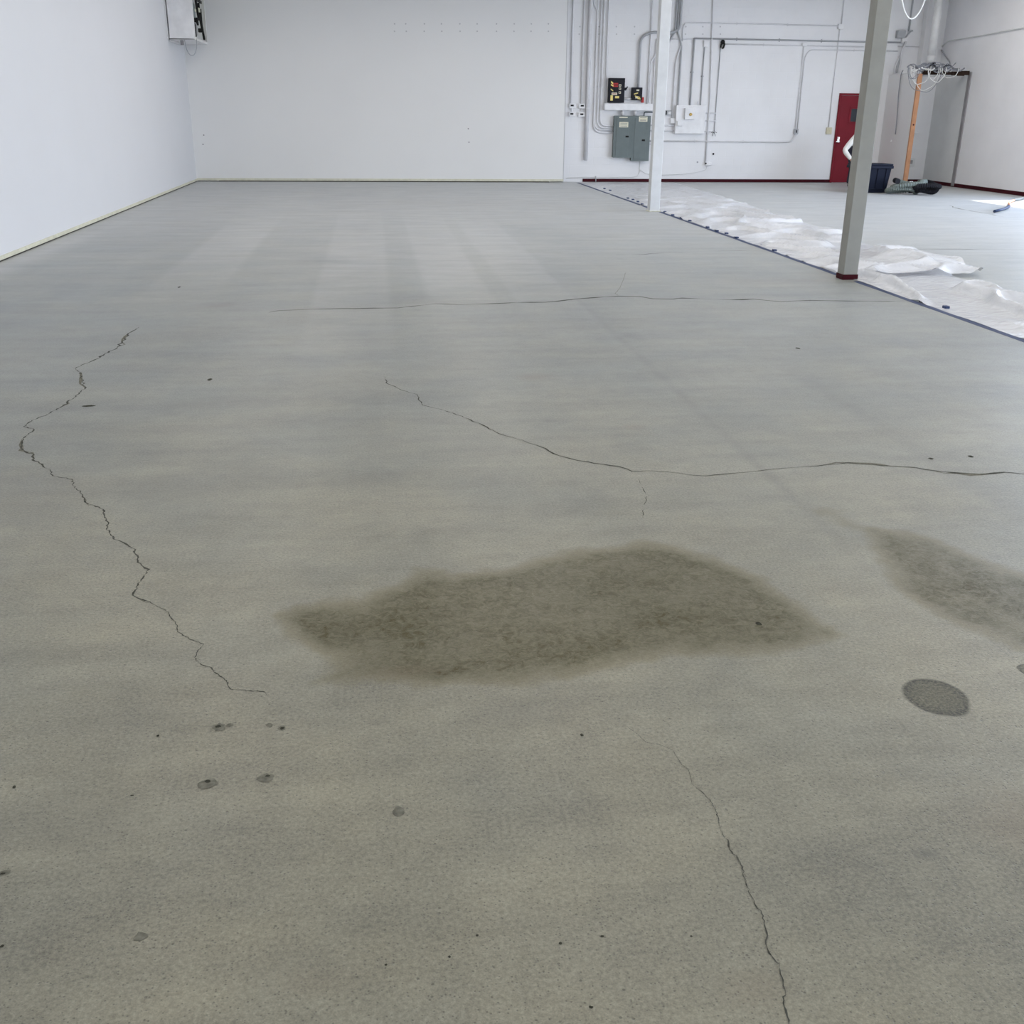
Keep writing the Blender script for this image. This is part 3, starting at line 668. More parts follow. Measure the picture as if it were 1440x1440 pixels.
conduit('dark vertical conduit from the level run down onto the large white box', [(976, 54), (969, 148)], 0.022, material=M_GALV)
conduit('thin vertical conduit from a small high box to the large white box corner', [(990.3, 66), (986.3, 148)], 0.014, material=M_GALV)
conduit('tall bare vertical conduit crossing the whole wall to the low outlet box', [(1002.3, 0), (997.6, 146), (993.8, 229)], 0.018)
conduit('thin vertical cable tube under the black fixture', [(1013, 66), (1007.6, 156), (1004, 186)], 0.01, straps=False, material=M_GALV)
conduit('upper of three short level conduits right of the large white box', [(987, 159), (1007, 159)], 0.014, straps=False)
conduit('middle of three short level conduits right of the large white box', [(987, 169.7), (1007, 169.7)], 0.014, straps=False)
conduit('lowest of three short level conduits right of the large white box', [(987, 184.7), (1004, 184.7)], 0.014, straps=False)
conduit('upper level conduit between right panel and white box, behind the column', [(909, 176), (950, 176.5)], 0.016, straps=False)
conduit('second level conduit between right panel and white box, behind the column', [(909, 183.5), (950, 182.5)], 0.018, straps=False)
conduit('long low level conduit from the right panel to the far switch', [(908, 198), (1112, 197.5), (1118.5, 188)], 0.018, fillet=0.12)
conduit('stub of level conduit just below the long low run at the panel', [(908, 202.5), (925, 202.5)], 0.014, straps=False)
conduit('level conduit from the black fixture past the small square junction box', [(1018.7, 62), (1128, 63), (1214, 64.2)], 0.014)
conduit('straight thin conduit dropping from the square junction box to the dark switch', [(1129.8, 65), (1119, 182)], 0.011)
conduit('conduit with a rounded top bend beside the straight drop to the dark switch', [(1262, 72), (1139, 71), (1131.5, 79), (1120.8, 182)], 0.013, fillet=0.12)
conduit('thin conduit from the ceiling to the square box above the door', [(1186.6, 0), (1181.3, 36)], 0.013)
conduit('thin conduit from the square box down to the beige switch by the door', [(1180.5, 40), (1165.3, 180)], 0.011)

def wbox(name, label, cat, x0, y0, x1, y1, depth, material, group=None, bevel=0.008, part='box', y_off=0.0):
    a, b = WY(x0, y0, YB), WY(x1, y1, YB)
    t = thing(name, ((a.x + b.x) / 2, YB, b.z), label, cat, group)
    MB().bbox(a.x, b.x, YB - depth - y_off, YB - y_off, b.z, a.z, bevel).build(part, material, t)
    return t, a, b
for (x0, y0, x1, y1, sx_, sy_, lb) in ((800, 145.5, 808.5, 152.3, 803.9, 148.4, 'upper left'), (813.5, 145.7, 822, 152.6, 818, 148.7, 'upper right'), (800, 157.3, 808.5, 164, 803.4, 160.1, 'lower left'), (812.7, 157.6, 821.5, 164.2, 817.4, 160.6, 'lower right')):
    t, a, b = wbox('switch_box', lb + ' of four small white switch boxes beside the thick pipe', 'switch box', x0, y0, x1, y1, 0.07, M_BOXW, 'switch boxes by the wall corner')
    c = WY(sx_, sy_, YB); MB().bbox(c.x - 0.038, c.x + 0.038, YB - 0.078, YB - 0.07, c.z - 0.018, c.z + 0.018, 0.003).build('switch', M_INK, t)
    if lb.startswith('upper'): MB().cyl((c.x, YB - 0.035, b.z - 0.1), (c.x, YB - 0.035, b.z + 0.004), 0.018, 8).build('nipple', M_CONDUIT, t)

# wire trough
a, b = WY(848.6, 145.3, YB), WY(921, 155.8, YB)
t = thing('wire_trough', ((a.x + b.x) / 2, YB, b.z), 'long white wire trough under the black disconnect switch', 'trough')
MB().bbox(a.x, b.x, YB - 0.15, YB, b.z, a.z, 0.006).build('body', M_BOXW, t)
MB().bbox(a.x + 0.01, b.x - 0.01, YB - 0.156, YB - 0.15, b.z + 0.012, a.z - 0.012, 0.002).build('cover', M_BOXW, t)
for xp in (874.7, 892.3):
    c = WY(xp, 159, YB); MB().cyl((c.x, YB - 0.08, b.z - 0.12), (c.x, YB - 0.08, b.z + 0.004), 0.036, 12).build('nipple', M_CONDUIT, t, smooth=True)
c0, c1 = WY(904.5, 163, YB), WY(911.5, 156.5, YB)
MB().tube([Vector((c0.x, YB - 0.08, c0.z)), Vector((c0.x, YB - 0.08, c1.z - 0.02)), Vector((c1.x, YB - 0.08, c1.z - 0.02)), Vector((c1.x + .12, YB - 0.08, c1.z - 0.02))], 0.014, 8, 0.1).build('cable', M_PANELD, t, smooth=True)

# black disconnect switch
t, a, b = wbox('disconnect_switch', 'large black disconnect switch with red and yellow labels above the trough', 'switch', 855.3, 109.8, 875.6, 144.6, 0.16, M_BLACK, part='body')
yf = YB - 0.16; W, H = b.x - a.x, a.z - b.z
def lab(u0, u1, v0, v1, m_, nm='warning_label', k=0):
    MB().box(a.x + W * u0, a.x + W * u1, yf - 0.003 - 0.001 * k, yf, b.z + H * v0, b.z + H * v1).build(nm, m_, t)
def slant(u0, u1, v0, v1, sh, m_):
    MB().prism([(a.x + W * u0, b.z + H * v0), (a.x + W * u1, b.z + H * (v0 - sh)), (a.x + W * u1, b.z + H * (v1 - sh)), (a.x + W * u0, b.z + H * v1)], 'y', yf - 0.004, yf).build('hazard_stripe', m_, t)
slant(.10, .24, .80, .88, .06, M_YEL); slant(.10, .26, .70, .76, .05, M_YEL); slant(.1, .26, .52, .57, .06, M_YEL)
lab(.22, .56, .64, .80, M_PRED); lab(.30, .55, .70, .73, M_BLACK, 'lettering', 1)
for v in (.66, .53, .37): lab(.62, .76, v, v + .09, M_PAPER, 'indicator'); lab(.66, .72, v + .02, v + .07, M_INK, 'lettering', 1)
lab(.17, .52, .31, .41, M_PAPER); lab(.22, .48, .35, .37, M_PRED, 'lettering', 1)
lab(.10, .26, .08, .30, M_YEL); lab(.40, .66, .18, .27, M_YEL)
MB().bbox(b.x, b.x + 0.05, YB - 0.12, YB - 0.08, b.z + H * .5, b.z + H * .62, 0.006).build('handle', M_BLACK, t)
MB().cyl((b.x + 0.045, YB - 0.1, b.z + H * .54), (b.x + 0.07, YB - 0.14, b.z + H * .66), 0.014, 8).build('lever', M_BLACK, t)
c0, c1 = WY(875.6, 138.8, YB), WY(888, 138.8, YB)
MB().cyl((c0.x, YB - 0.06, c0.z), (c1.x + 0.02, YB - 0.06, c0.z), 0.022, 10).build('nipple', M_CONDUIT, t, smooth=True)
t, a, b = wbox('disconnect_switch', 'small black switch box with yellow label, under the curved conduit', 'switch', 887.4, 123, 901, 141, 0.13, M_BLACK, part='body')
yf = YB - 0.13; W, H = b.x - a.x, a.z - b.z
lab(.42, .68, .72, .84, M_PAPER); slant(.2, .58, .42, .52, -.1, M_YEL); slant(.3, .8, .28, .36, .1, M_YEL); lab(.34, .6, .14, .24, M_PAPER); slant(.55, .85, .1, .2, .05, M_YEL)
MB().bbox(b.x, b.x + 0.06, YB - 0.09, YB - 0.04, b.z - 0.055, b.z + 0.07, 0.008).build('handle', M_PRED, t)

# the two panels
def panel(label, x0, y0, x1, y1, lbl, latch, strip):
    t, a, b = wbox('breaker_panel', label, 'electrical panel', x0, y0, x1, y1, 0.14, M_PANEL, 'grey breaker panels', part='cabinet')
    W, H = b.x - a.x, a.z - b.z; yf = YB - 0.14
    MB().bbox(a.x - 0.008, b.x + 0.008, yf - 0.012, yf, b.z - 0.008, a.z + 0.008, 0.003).build('trim_cover', M_PANEL, t)
    dr_ = MB().bbox(a.x + W * .12, b.x - W * .2, yf - 0.022, yf - 0.012, b.z + H * .04, a.z - H * .04, 0.004).build('door', M_PANEL, t)
    p0, p1 = WY(lbl[0], lbl[1], YB), WY(lbl[2], lbl[3], YB)
    pl = MB().box(p0.x, p1.x, yf - 0.026, yf - 0.020, p1.z, p0.z).build('paper_label', M_PAPER, dr_)
    lines = MB(); h = p0.z - p1.z; w_ = p1.x - p0.x
    for v in (.2, .42, .74): lines.box(p0.x + w_ * .12, p1.x - w_ * .12, yf - 0.0275, yf - 0.026, p1.z + h * v, p1.z + h * (v + .07))
    lines.build('lettering', M_PANELD, t)
    c = WY(latch[0], latch[1], YB); MB().bbox(c.x - 0.04, c.x + 0.04, yf - 0.032, yf - 0.020, c.z - 0.02, c.z + 0.02, 0.004).build('latch', M_INK, dr_)
    if strip:
        p0, p1 = WY(869, 164.2, YB), WY(880.5, 165.8, YB)
        MB().box(p0.x, p1.x, yf - 0.0245, yf - 0.018, p1.z, p0.z).build('name_strip', M_PAPER, dr_)
    return t, a, b
panel('left grey-green breaker panel with nested conduits entering its side', 862.6, 163, 885.3, 221, (869, 171.4, 881.2, 179), (879.8, 191.8), True)
t, a, b = panel('right grey-green breaker panel hung slightly lower, against the white column', 888.5, 163, 909.6, 225.6, (896.4, 163.8, 908, 171), (902.5, 197), False)

# large white box with knob, and small boxes
t, a, b = wbox('junction_box', 'large flat white junction box with a small brass-knobbed box on its front', 'junction box', 949.5, 147.8, 988, 188, 0.13, M_BOXW, part='body')
p0, p1 = WY(960.6, 152, YB), WY(973.6, 168, YB)
cb = MB().bbox(p0.x, p1.x, YB - 0.21, YB - 0.13, p1.z, p0.z, 0.008).build('control_box', M_BOXW, t)
c = WY(967.9, 160.9, YB); MB().cyl((c.x, YB - 0.21, c.z), (c.x, YB - 0.245, c.z), 0.036, 16, 0.03).build('knob', M_KNOB, cb, smooth=True)
p0, p1 = WY(950, 169.8, YB), WY(957, 177, YB)
MB().bbox(p0.x, p1.x, YB - 0.19, YB - 0.13, p1.z, p0.z, 0.006).build('side_box', M_BOXW, t)
c = WY(979.8, 148, YB); MB().cyl((c.x, YB - 0.06, a.z), (c.x, YB - 0.06, a.z + 0.09), 0.014, 8).build('nipple', M_CONDUIT, t)
t, a, b = wbox('switch_box', 'small grey metal switch box just right of the white column', 'switch box', 934.8, 155.2, 942.8, 161.8, 0.1, M_GALV)
MB().bbox(b.x - 0.09, b.x - 0.015, YB - 0.108, YB - 0.1, b.z + 0.02, a.z - 0.03, 0.003).build('cover', M_GYP, t)
MB().bbox(a.x + 0.004, a.x + 0.03, YB - 0.106, YB - 0.1, b.z + 0.01, a.z - 0.01, 0.003).build('switch', M_INK, t)
SMALL = 'small white boxes on the block wall'
def small(label, x0, y0, x1, y1, depth=0.07, material=None, name='junction_box', cat='junction box', cover=True):
    t, a, b = wbox(name, label, cat, x0, y0, x1, y1, depth, material or M_BOXW, None, 0.006)
    if cover:
        MB().bbox(a.x + 0.012, b.x - 0.012, YB - depth - 0.005, YB - depth, b.z + 0.012, a.z - 0.012, 0.002).build('cover', material or M_BOXW, t)
    return t, a, b
small('small white junction box touching the upper left of the large white box', 941.8, 166, 949, 173.4)
small('small white box high on the wall above the large white box', 989, 57, 995.6, 66.2)
small('small white junction box on the level run left of the grey column', 1127.3, 60.6, 1133.6, 65.2)
small('square white junction box high on the wall above the door', 1178, 33.8, 1184.8, 41.2)
t, a, b = small('low white outlet box at the foot of the tall bare conduit', 991, 227.8, 999.4, 232.4)
c = WY(991.3, 229.6, YB); MB().cyl((c.x, YB - 0.085, c.z), (c.x, YB - 0.07, c.z), 0.02, 10).build('socket', M_INK, t)
t, a, b = small('dark grey switch at the bottom of the paired thin conduits', 1116.2, 181, 1121.2, 188.6, 0.06, M_GALV, 'switch_box', 'switch box')
MB().bbox((a.x + b.x) / 2 - 0.012, (a.x + b.x) / 2 + 0.012, YB - 0.078, YB - 0.06, (a.z + b.z) / 2 - 0.03, (a.z + b.z) / 2 + 0.03, 0.003).build('switch', M_INK, t)
t, a, b = small('beige switch box beside the red door', 1162, 179.2, 1168, 188.6, 0.06, M_BEIGE, 'switch_box', 'switch box')
MB().bbox((a.x + b.x) / 2 - 0.012, (a.x + b.x) / 2 + 0.012, YB - 0.08, YB - 0.06, (a.z + b.z) / 2 - 0.03, (a.z + b.z) / 2 + 0.03, 0.003).build('switch', M_BEIGE, t)
# black fixture
c = WY(1015.3, 61.5, YB)
t = thing('wall_hook', (c.x, YB, c.z - 0.08), 'black bracket on the wall at the start of the level conduit', 'bracket')
MB().sphere((c.x, YB - 0.05, c.z + 0.035), 0.055, 12).build('knob', M_INK, t, smooth=True)
MB().tube([Vector((c.x - 0.045, YB - 0.05, c.z - 0.09)), Vector((c.x - 0.03, YB - 0.05, c.z)), Vector((c.x + 0.05, YB - 0.05, c.z + 0.01)), Vector((c.x + 0.03, YB - 0.05, c.z - 0.09)), Vector((c.x - 0.005, YB - 0.05, c.z - 0.1))], 0.022, 8, 0.03).build('hook', M_INK, t, smooth=True)
# holes and stubs
for (x, y, rr, lb) in ((1003, 216.5, 0.024, 'black round knockout plug in the wall right of the low outlet box'), (980.7, 228, 0.022, 'grey round knockout plug in the wall left of the low outlet box')):
    c = WY(x, y, YB); tag(MB().cyl((c.x, YB - 0.012, c.z), (c.x, YB + 0.002, c.z), rr, 12).build('wall_plug', M_INK if rr > .023 else M_GALV, None, (c.x, YB, c.z)), lb, 'plug')
c = WY(1003.4, 185.5, YB)
t = thing('wire_end', (c.x, YB, c.z), 'frayed dark wire end right of the large white box', 'wire')
for k in range(5):
    an = k * 1.25 + 0.3; MB().tube([Vector((c.x, YB - 0.02, c.z)), Vector((c.x + math.cos(an) * .05, YB - 0.05, c.z + math.sin(an) * .05 - .02)), Vector((c.x + math.cos(an) * .075, YB - 0.04, c.z + math.sin(an) * .07 - .04))], 0.006, 6).build('wire', M_WIRED, t)
# loose cables along the foot of the wall
def cable_w(label, pts, r, material, off=0.02):
    P = on_wall(pts, off)
    tag(MB().tube(P, r, 6, 0.12).build('cable', material, None, (P[0].x, YB, P[0].z), smooth=True), label, 'cable')
cable_w('thin grey cable from the wall corner up to the right panel', [(796, 250.3), (830, 249), (850, 249.5), (890, 249), (899, 246), (899.5, 226)], 0.007, M_GYP)
cable_w('thin sagging grey cable from the right panel to the low outlet box', [(900, 239), (908, 244), (920, 246.5), (966, 244.5), (985, 241), (993.5, 238), (994, 232)], 0.007, M_GYP)
cable_w('short grey pipe stub standing behind the red baseboard', [(837.6, 247.5), (837.6, 256)], 0.012, M_GALV)
# spackled anchor marks on both back walls
def anchors(xs_, yc, Yp, parent):
    for x in xs_:
        for dy in (-5.5, 5):
            c = WY(x + random.uniform(-.5, .5), yc + dy, Yp)
            MB().cyl((c.x, Yp - 0.004, c.z), (c.x, Yp, c.z), 0.018, 8).build('anchor_mark', M_SPACK, parent)
anchors([555, 571, 597, 621, 647, 671, 698, 723, 747, 771], 39, YD, dry)
wb = bpy.data.objects['wall_back']
anchors([815, 842, 867, 892, 964, 988, 1013], 43, YB, wb)
for (x, y) in ((286.5, 190), (285.5, 203), (658.5, 181), (659.5, 200)):
    c = WY(x, y, YD); MB().cyl((c.x, YD - 0.005, c.z), (c.x, YD, c.z), 0.016, 8).build('nail_hole', M_PUTTY, dry)

# ------------------------------------------------------------------ closet corner: pipe, boxes, cable tangle
pt, pb = WY(1325.5, 0, 25.9), WY(1308.3, 87, 25.9)
t = thing('vent_pipe', (pb.x, 25.9, pb.z), 'thick white plastic pipe hanging from the ceiling over the closet', 'pipe')
MB().cyl((pb.x, 25.9, pb.z), (pb.x, 25.9, ZC), 0.088, 18).build('pipe', M_PVC, t, smooth=True)
MB().cyl((pb.x, 25.9, pb.z - 0.02), (pb.x, 25.9, pb.z + 0.14), 0.098, 18).build('coupling', M_PVC, t, smooth=True)
MB().tube([Vector((pb.x, 25.9, pb.z)), Vector((pb.x - 0.04, 25.9, pb.z - 0.12)), Vector((pb.x - 0.1, 25.85, pb.z - 0.25))], 0.045, 12, 0.05).build('nipple', M_PVC, t, smooth=True)
MB().bbox(pb.x + 0.02, pb.x + 0.09, 25.79, 25.85, pb.z - 0.06, pb.z - 0.01, 0.01).build('clamp', M_INK, t)
c0 = WY(1292, 20, YB)
cz = struct(MB().bbox(c0.x + 0.12, c0.x + 0.5, YB - 0.22, YB, CL_Z + 0.2, ZC, 0.01).build('trim_3', M_BLOCK))
conduit('grey vertical conduit from the ceiling to the grey bell box', [(1283, 0), (1276, 44)], 0.022, material=M_GALV)
a, b = WY(1260, 43, YB), WY(1270, 54, YB)
t = thing('bell_box', ((a.x + b.x) / 2, YB, b.z), 'grey square box above the closet, right of the grey column', 'box')
MB().bbox(a.x, b.x, YB - 0.12, YB, b.z, a.z, 0.01).build('body', M_GALV, t)
MB().tube([Vector((b.x - 0.05, YB - 0.06, b.z)), Vector((b.x, YB - 0.06, b.z - 0.03)), Vector((b.x + 0.14, YB - 0.06, a.z - 0.02)), Vector((b.x + .2, YB - .04, a.z))], 0.02, 8, 0.08).build('elbow', M_GALV, t, smooth=True)
small('white octagonal junction box under the grey bell box', 1267, 53, 1273.5, 60, 0.09)
t = thing('flexible_conduit', (WY(1257, 98, YB).x, YB, 2.6), 'grey flexible conduit hanging from the white junction box to the partition top', 'conduit')
for k in range(3):
    P = on_wall([(1269.5 + k, 59), (1267 - k, 72), (1264, 80), (1258 + k * 2.5, 92), (1256 + k * 2.4, 103)], 0.06 + 0.03 * k)
    MB().tube(P, 0.022, 8, 0.12).build('tube', (M_CONDUIT, M_GALV, M_CONDUIT)[k], t, smooth=True)
conduit('level conduit along the back wall above the closet, upper one', [(1262, 64.5), (1304, 66), (1318, 68)], 0.016, straps=False)
# cables on the right wall
def cable_r(label, pts, r, material, off=0.03):
    P = [Vector((XR - off, q.y, q.z)) for q in (WX(x, y, XR) for x, y in pts)]
    for p in P: p.y = min(p.y, YB - 0.03)
    tag(MB().tube(P, r, 6, 0.2).build('cable', material, None, (XR, P[-1].y, P[-1].z), smooth=True), label, 'cable')
cable_r('grey cable running up and forward along the right wall', [(1321, 66), (1334, 58), (1348, 55.5), (1380, 50.5), (1420, 42.5), (1450, 37)], 0.016, M_GYP)
cable_r('grey cable curving down the right wall to the closet header', [(1321, 71), (1330, 77), (1337, 87), (1337.5, 92)], 0.018, M_GALV)
# tangle on top of the closet
tg = thing('cable_bundle', (PXX + 0.5, PYY, CL_Z + 0.1), 'tangled bundle of grey and white cables lying over the closet header', 'cables')
rnd = random.Random(5)
for k in range(26):
    x0 = rnd.uniform(PXX - 0.35, PXX + 0.35); x1 = x0 + rnd.uniform(0.35, 0.95); zz = CL_Z + 0.09 + rnd.uniform(0.0, 0.10); yy = PYY + rnd.uniform(-0.12, 0.05)
    P = [Vector((x0 + (x1 - x0) * i / 7, yy + rnd.uniform(-.05, .05), zz + rnd.uniform(-.06, .05) + 0.04 * math.sin(i * 1.1 + k))) for i in range(8)]
    MB().tube(P, rnd.choice((0.009, 0.012, 0.016)), 6, 0.08).build('cable', rnd.choice((M_WIREG, M_WIREG, M_WIRED, M_WIREG, M_WIREW)), tg, smooth=True)
for k, (cx, cz_, rx, rz, mm) in enumerate(((0.1, -0.12, 0.33, 0.33, M_WIREW), (-0.06, -0.05, 0.24, 0.24, M_WIREW), (-0.24, -0.04, 0.15, 0.16, M_WIREG), (0.03, -0.13, 0.42, 0.37, M_WIREG), (0.32, -0.03, 0.22, 0.2, M_WIREW), (0.22, -0.02, 0.13, 0.16, M_WIREW), (-0.28, 0.02, 0.11, 0.14, M_WIREG), (0.62, 0.03, 0.2, 0.13, M_WIREW))):
    P = []
    for i in range(19):
        an = math.pi * (0.95 + 1.12 * i / 18)
        P.append(Vector((PXX + 0.02 + cx + rx * math.cos(an), PYY - 0.12 - 0.015 * k, CL_Z + 0.09 + cz_ * 0 + (rz * 1.35) * math.sin(an) * (1 + .05 * math.sin(i + k)))))
    MB().tube(P, 0.0075, 6).build('cable_loop', mm, tg, smooth=True)
a0 = WX(1268, 101, PXX - 0.04)
P = [WX(x, y, PXX - 0.05) for x, y in ((1270, 99), (1267, 104), (1266, 113), (1263.5, 132), (1262.5, 150), (1261, 170), (1259, 189))]
tag(MB().tube(P, 0.012, 6, 0.1).build('cable', M_WIREG, None, tuple(P[-1]), smooth=True), 'dark cable hanging down the face of the closet partition', 'cable')
# white hanging loop of cable from the ceiling
P = [WY(x, y, 22.0) for x, y in ((1266, -14), (1268.5, 0), (1271, 12), (1274, 20), (1278, 25.5), (1282, 26.8), (1287, 24.5), (1292, 18.5), (1297, 9.5), (1300.5, 0), (1305, -14))]
P = [Vector((P[0].x - .1, 22.0, ZC))] + P + [Vector((P[-1].x + .1, 22.0, ZC))]
tag(MB().tube(P, 0.0145, 8, 0.1).build('hanging_cable', M_WIREW, None, (P[5].x, 22.0, ZC), smooth=True), 'bright white cable hanging in a loop from the ceiling', 'cable')

# ------------------------------------------------------------------ white equipment cabinet on the left wall
nz_ = WX(240, 63, XL); CY0, CY1 = 24.3, 26.1; CX1 = WY(274, 56, CY0).x; CZ0 = WY(274, 56, CY0).z; CZ1 = ZC - 0.15
t = thing('heater_cabinet', ((XL + CX1) / 2, (CY0 + CY1) / 2, CZ0), 'white box-shaped heater with open side, high in the left corner', 'heater')
sh = MB(); k = 0.02
sh.bbox(XL + 0.002, CX1, CY0, CY0 + k, CZ0, CZ1, 0.005); sh.box(XL + 0.03, CX1, CY1 - k, CY1, CZ0, CZ1)
sh.box(XL + 0.03, XL + 0.05, CY0, CY1, CZ0, CZ1); sh.box(XL + 0.03, CX1, CY0, CY1, CZ0, CZ0 + k); sh.box(XL + 0.03, CX1, CY0, CY1, CZ1 - k, CZ1)
sh.build('casing', M_BOXW, t)
MB().box(XL + 0.3, XL + 0.32, CY0 + k, CY1 - k, CZ0 + k, CZ1 - k).build('lining', M_CREAMIN, t)
fl_ = MB()
for (a, b, c, e) in ((CY0, CY0 + .06, CZ0, CZ1), (CY1 - .06, CY1, CZ0, CZ1), (CY0 + .06, CY1 - .06, CZ0, CZ0 + .05)): fl_.bbox(CX1, CX1 + 0.012, a, b, c, e, 0.003)
fl_.build('front_flange', M_PVC, t)
MB().cyl((CX1 - 0.2, CY0 + 0.7, CZ0 + 0.25), (CX1 - 0.05, CY0 + 0.7, CZ0 + 0.25), 0.13, 16).build('blower', M_GALV, t)
MB().bbox(CX1 - 0.25, CX1 - 0.02, CY0 + 0.15, CY0 + 0.5, CZ0 + 0.08, CZ0 + 0.34, 0.02).build('motor', M_INK, t)
MB().bbox(CX1 - 0.2, CX1 - 0.04, CY0 + 0.15, CY0 + 0.7, CZ0 + 0.46, CZ0 + 0.74, 0.01).build('gas_valve', M_PANEL, t)
MB().bbox(CX1 - 0.06, CX1 - 0.03, CY0 + 0.1, CY1 - 0.1, CZ0 + 0.82, CZ0 + 0.88, 0.006).build('burner_bar', M_INK, t)
for yy, z0, z1 in ((CY0 + .9, CZ0 + .45, CZ0 + 1.15), (CY0 + 1.25, CZ0 + .3, CZ0 + .8), (CY0 + 1.45, CZ0 + .1, CZ0 + .7)):
    MB().tube([Vector((CX1 - 0.04, yy, z1)), Vector((CX1 - 0.05, yy + .05, (z0 + z1) / 2)), Vector((CX1 - 0.04, yy + .2, z0))], 0.024, 8, 0.1).build('tube', M_INK, t, smooth=True)
for k_ in range(7):
    fy, fz = CY0 + 0.2 + 0.2 * k_, CZ0 + random.uniform(0.1, 0.9)
    MB().bbox(CX1 - 0.12, CX1 - 0.02, fy, fy + random.uniform(.05, .12), fz, fz + random.uniform(.04, .22), 0.008).build('fitting', (M_INK, M_GALV, M_CREAMIN)[k_ % 3], t)
MB().cyl((XL + 0.25, CY0 + 0.25, CZ0 - 0.09), (XL + 0.25, CY0 + 0.25, CZ0 + 0.01), 0.035, 10).build('gas_pipe', M_PUTTY, t)
P = []
for i in range(11):
    an = math.pi + math.pi * i / 10; P.append(Vector((XL + 0.45 + 0.12 * math.cos(an), CY0 + 0.12, CZ0 + 0.28 * math.sin(an) - 0.02)))
MB().tube([P[0] + Vector((0, 0, .05))] + P + [P[-1] + Vector((0, 0, .05))], 0.008, 6).build('cable_loop', M_GALV, t, smooth=True)
MB().bbox(XL, XL + 0.04, CY0 + 0.1, CY1 - 0.1, CZ0 - 0.03, CZ0 + 0.12, 0.005).build('wall_rail', M_BOXW, t)

# ------------------------------------------------------------------ tote, hoses, cord
tc_ = FL(1236, 271.5); Y0 = tc_.y; X1 = FL(1249, 271.5).x; X0 = X1 - 0.78; DP = 0.5; HT = 0.6
t = thing('storage_tote', ((X0 + X1) / 2, Y0 + DP / 2, 0), 'navy plastic storage tote with lid beside the coiled hoses', 'tote')
def taper(x0, x1, y0, y1, z0, z1, k):
    return [(x0 + k, y0 + k, z0), (x1 - k, y0 + k, z0), (x1 - k, y1 - k, z0), (x0 + k, y1 - k, z0), (x0, y0, z1), (x1, y0, z1), (x1, y1, z1), (x0, y1, z1)]
BF = [(3, 2, 1, 0), (4, 5, 6, 7), (0, 1, 5, 4), (1, 2, 6, 5), (2, 3, 7, 6), (3, 0, 4, 7)]
MB().add(taper(X0, X1, Y0, Y0 + DP, 0.0, HT - 0.07, 0.05), BF).build('tub', M_TOTE, t)
MB().bbox(X0 - 0.035, X1 + 0.035, Y0 - 0.035, Y0 + DP + 0.035, HT - 0.08, HT - 0.02, 0.01).build('rim', M_TOTE, t)
MB().bbox(X0 - 0.025, X1 + 0.025, Y0 - 0.025, Y0 + DP + 0.025, HT - 0.02, HT + 0.02, 0.015).build('lid', M_TOTE, t)
for k in range(4):
    xx = X0 + 0.1 + (X1 - X0 - 0.2) * k / 3
    MB().add([(xx - .02, Y0 + 0.028, .06), (xx + .02, Y0 + 0.028, .06), (xx + .02, Y0 - 0.02, HT - .08), (xx - .02, Y0 - 0.02, HT - .08), (xx - .02, Y0 + 0.06, .06), (xx + .02, Y0 + 0.06, .06), (xx + .02, Y0 + 0.02, HT - .08), (xx - .02, Y0 + 0.02, HT - .08)], [(0, 1, 2, 3), (0, 3, 7, 4), (1, 5, 6, 2), (3, 2, 6, 7), (0, 4, 5, 1), (4, 7, 6, 5)]).build('rib', M_TOTE, t)
MB().bbox(X0 + 0.02, X1 - 0.02, Y0 + 0.028, Y0 + DP - 0.028, 0.075, 0.1, 0.006).build('foot_ridge', M_TOTE, t)

def hose(label, cx, cy, turns, rad, r, material, seed, ribc):
    t = thing('vacuum_hose', (cx, cy, 0), label, 'hose', 'coiled hoses by the closet')
    rr = random.Random(seed); n = int(turns * 44); P = []; R_ = []
    for i in range(n + 1):
        u = i / n; an = 2 * math.pi * turns * u + seed
        q = rad * (0.78 + 0.3 * math.sin(u * 9 + seed)) ; z = r * 1.1 + u * r * 2.1 * (turns - 0.6) + 0.025 * math.sin(an * 1.7 + seed)
        P.append(Vector((cx + q * 1.25 * math.cos(an), cy + q * 0.75 * math.sin(an), max(r * 1.1, z * 1.15)))); R_.append(r)
    # corrugation
    D = []; RD = []; 
    for a, b in zip(P[:-1], P[1:]):
        for k in range(2): D.append(a.lerp(b, k / 2)); RD.append(r * (1.08 if k else 0.72))
    MB().tube(D, r, 8, radii=RD).build('hose', material, t)
    for e, s_ in ((P[0], -1), (P[-1], 1)):
        dv = (P[1] - P[0]).normalized() if s_ < 0 else (P[-1] - P[-2]).normalized()
        MB().cyl(e - dv * 0.02 * s_, e + dv * 0.16 * s_, r * 1.15, 12).build('cuff', ribc, t, smooth=True)
    return t
h1 = FL(1262, 272); h2 = FL(1291, 270)
hose('grey-green corrugated hose coiled on the floor at the foot of the tote', h1.x + 0.0, Y0 - 0.42, 2.3, 0.31, 0.05, M_HOSEG, 1.0, M_HOSEB)
hose('black corrugated hose coiled just right of the grey-green hose', h1.x + 0.46, Y0 - 0.62, 1.9, 0.25, 0.055, M_HOSEB, 2.6, M_HOSEG)
hose('loose black hose coil furthest right, under the closet opening', h2.x + 0.2, h2.y + 0.35, 1.6, 0.40, 0.042, M_HOSEB, 4.2, M_GYP)
c0, c1 = FL(1398, 300), FL(1440, 280)
t = thing('extension_cord', (c0.x, c0.y, 0), 'blue and orange extension cord lying in the sunlight at the right edge', 'cord')
L0 = [c0.lerp(c1, u) + Vector((0.10 * math.sin(u * 7), 0, 0.035)) for u in [i / 12 for i in range(13)]]
MB().tube(L0[:5], 0.026, 8).build('blue_sleeve', M_BLUE, t, smooth=True)
MB().tube(L0[4:10], 0.022, 8).build('orange_section', M_ORANGE, t, smooth=True)
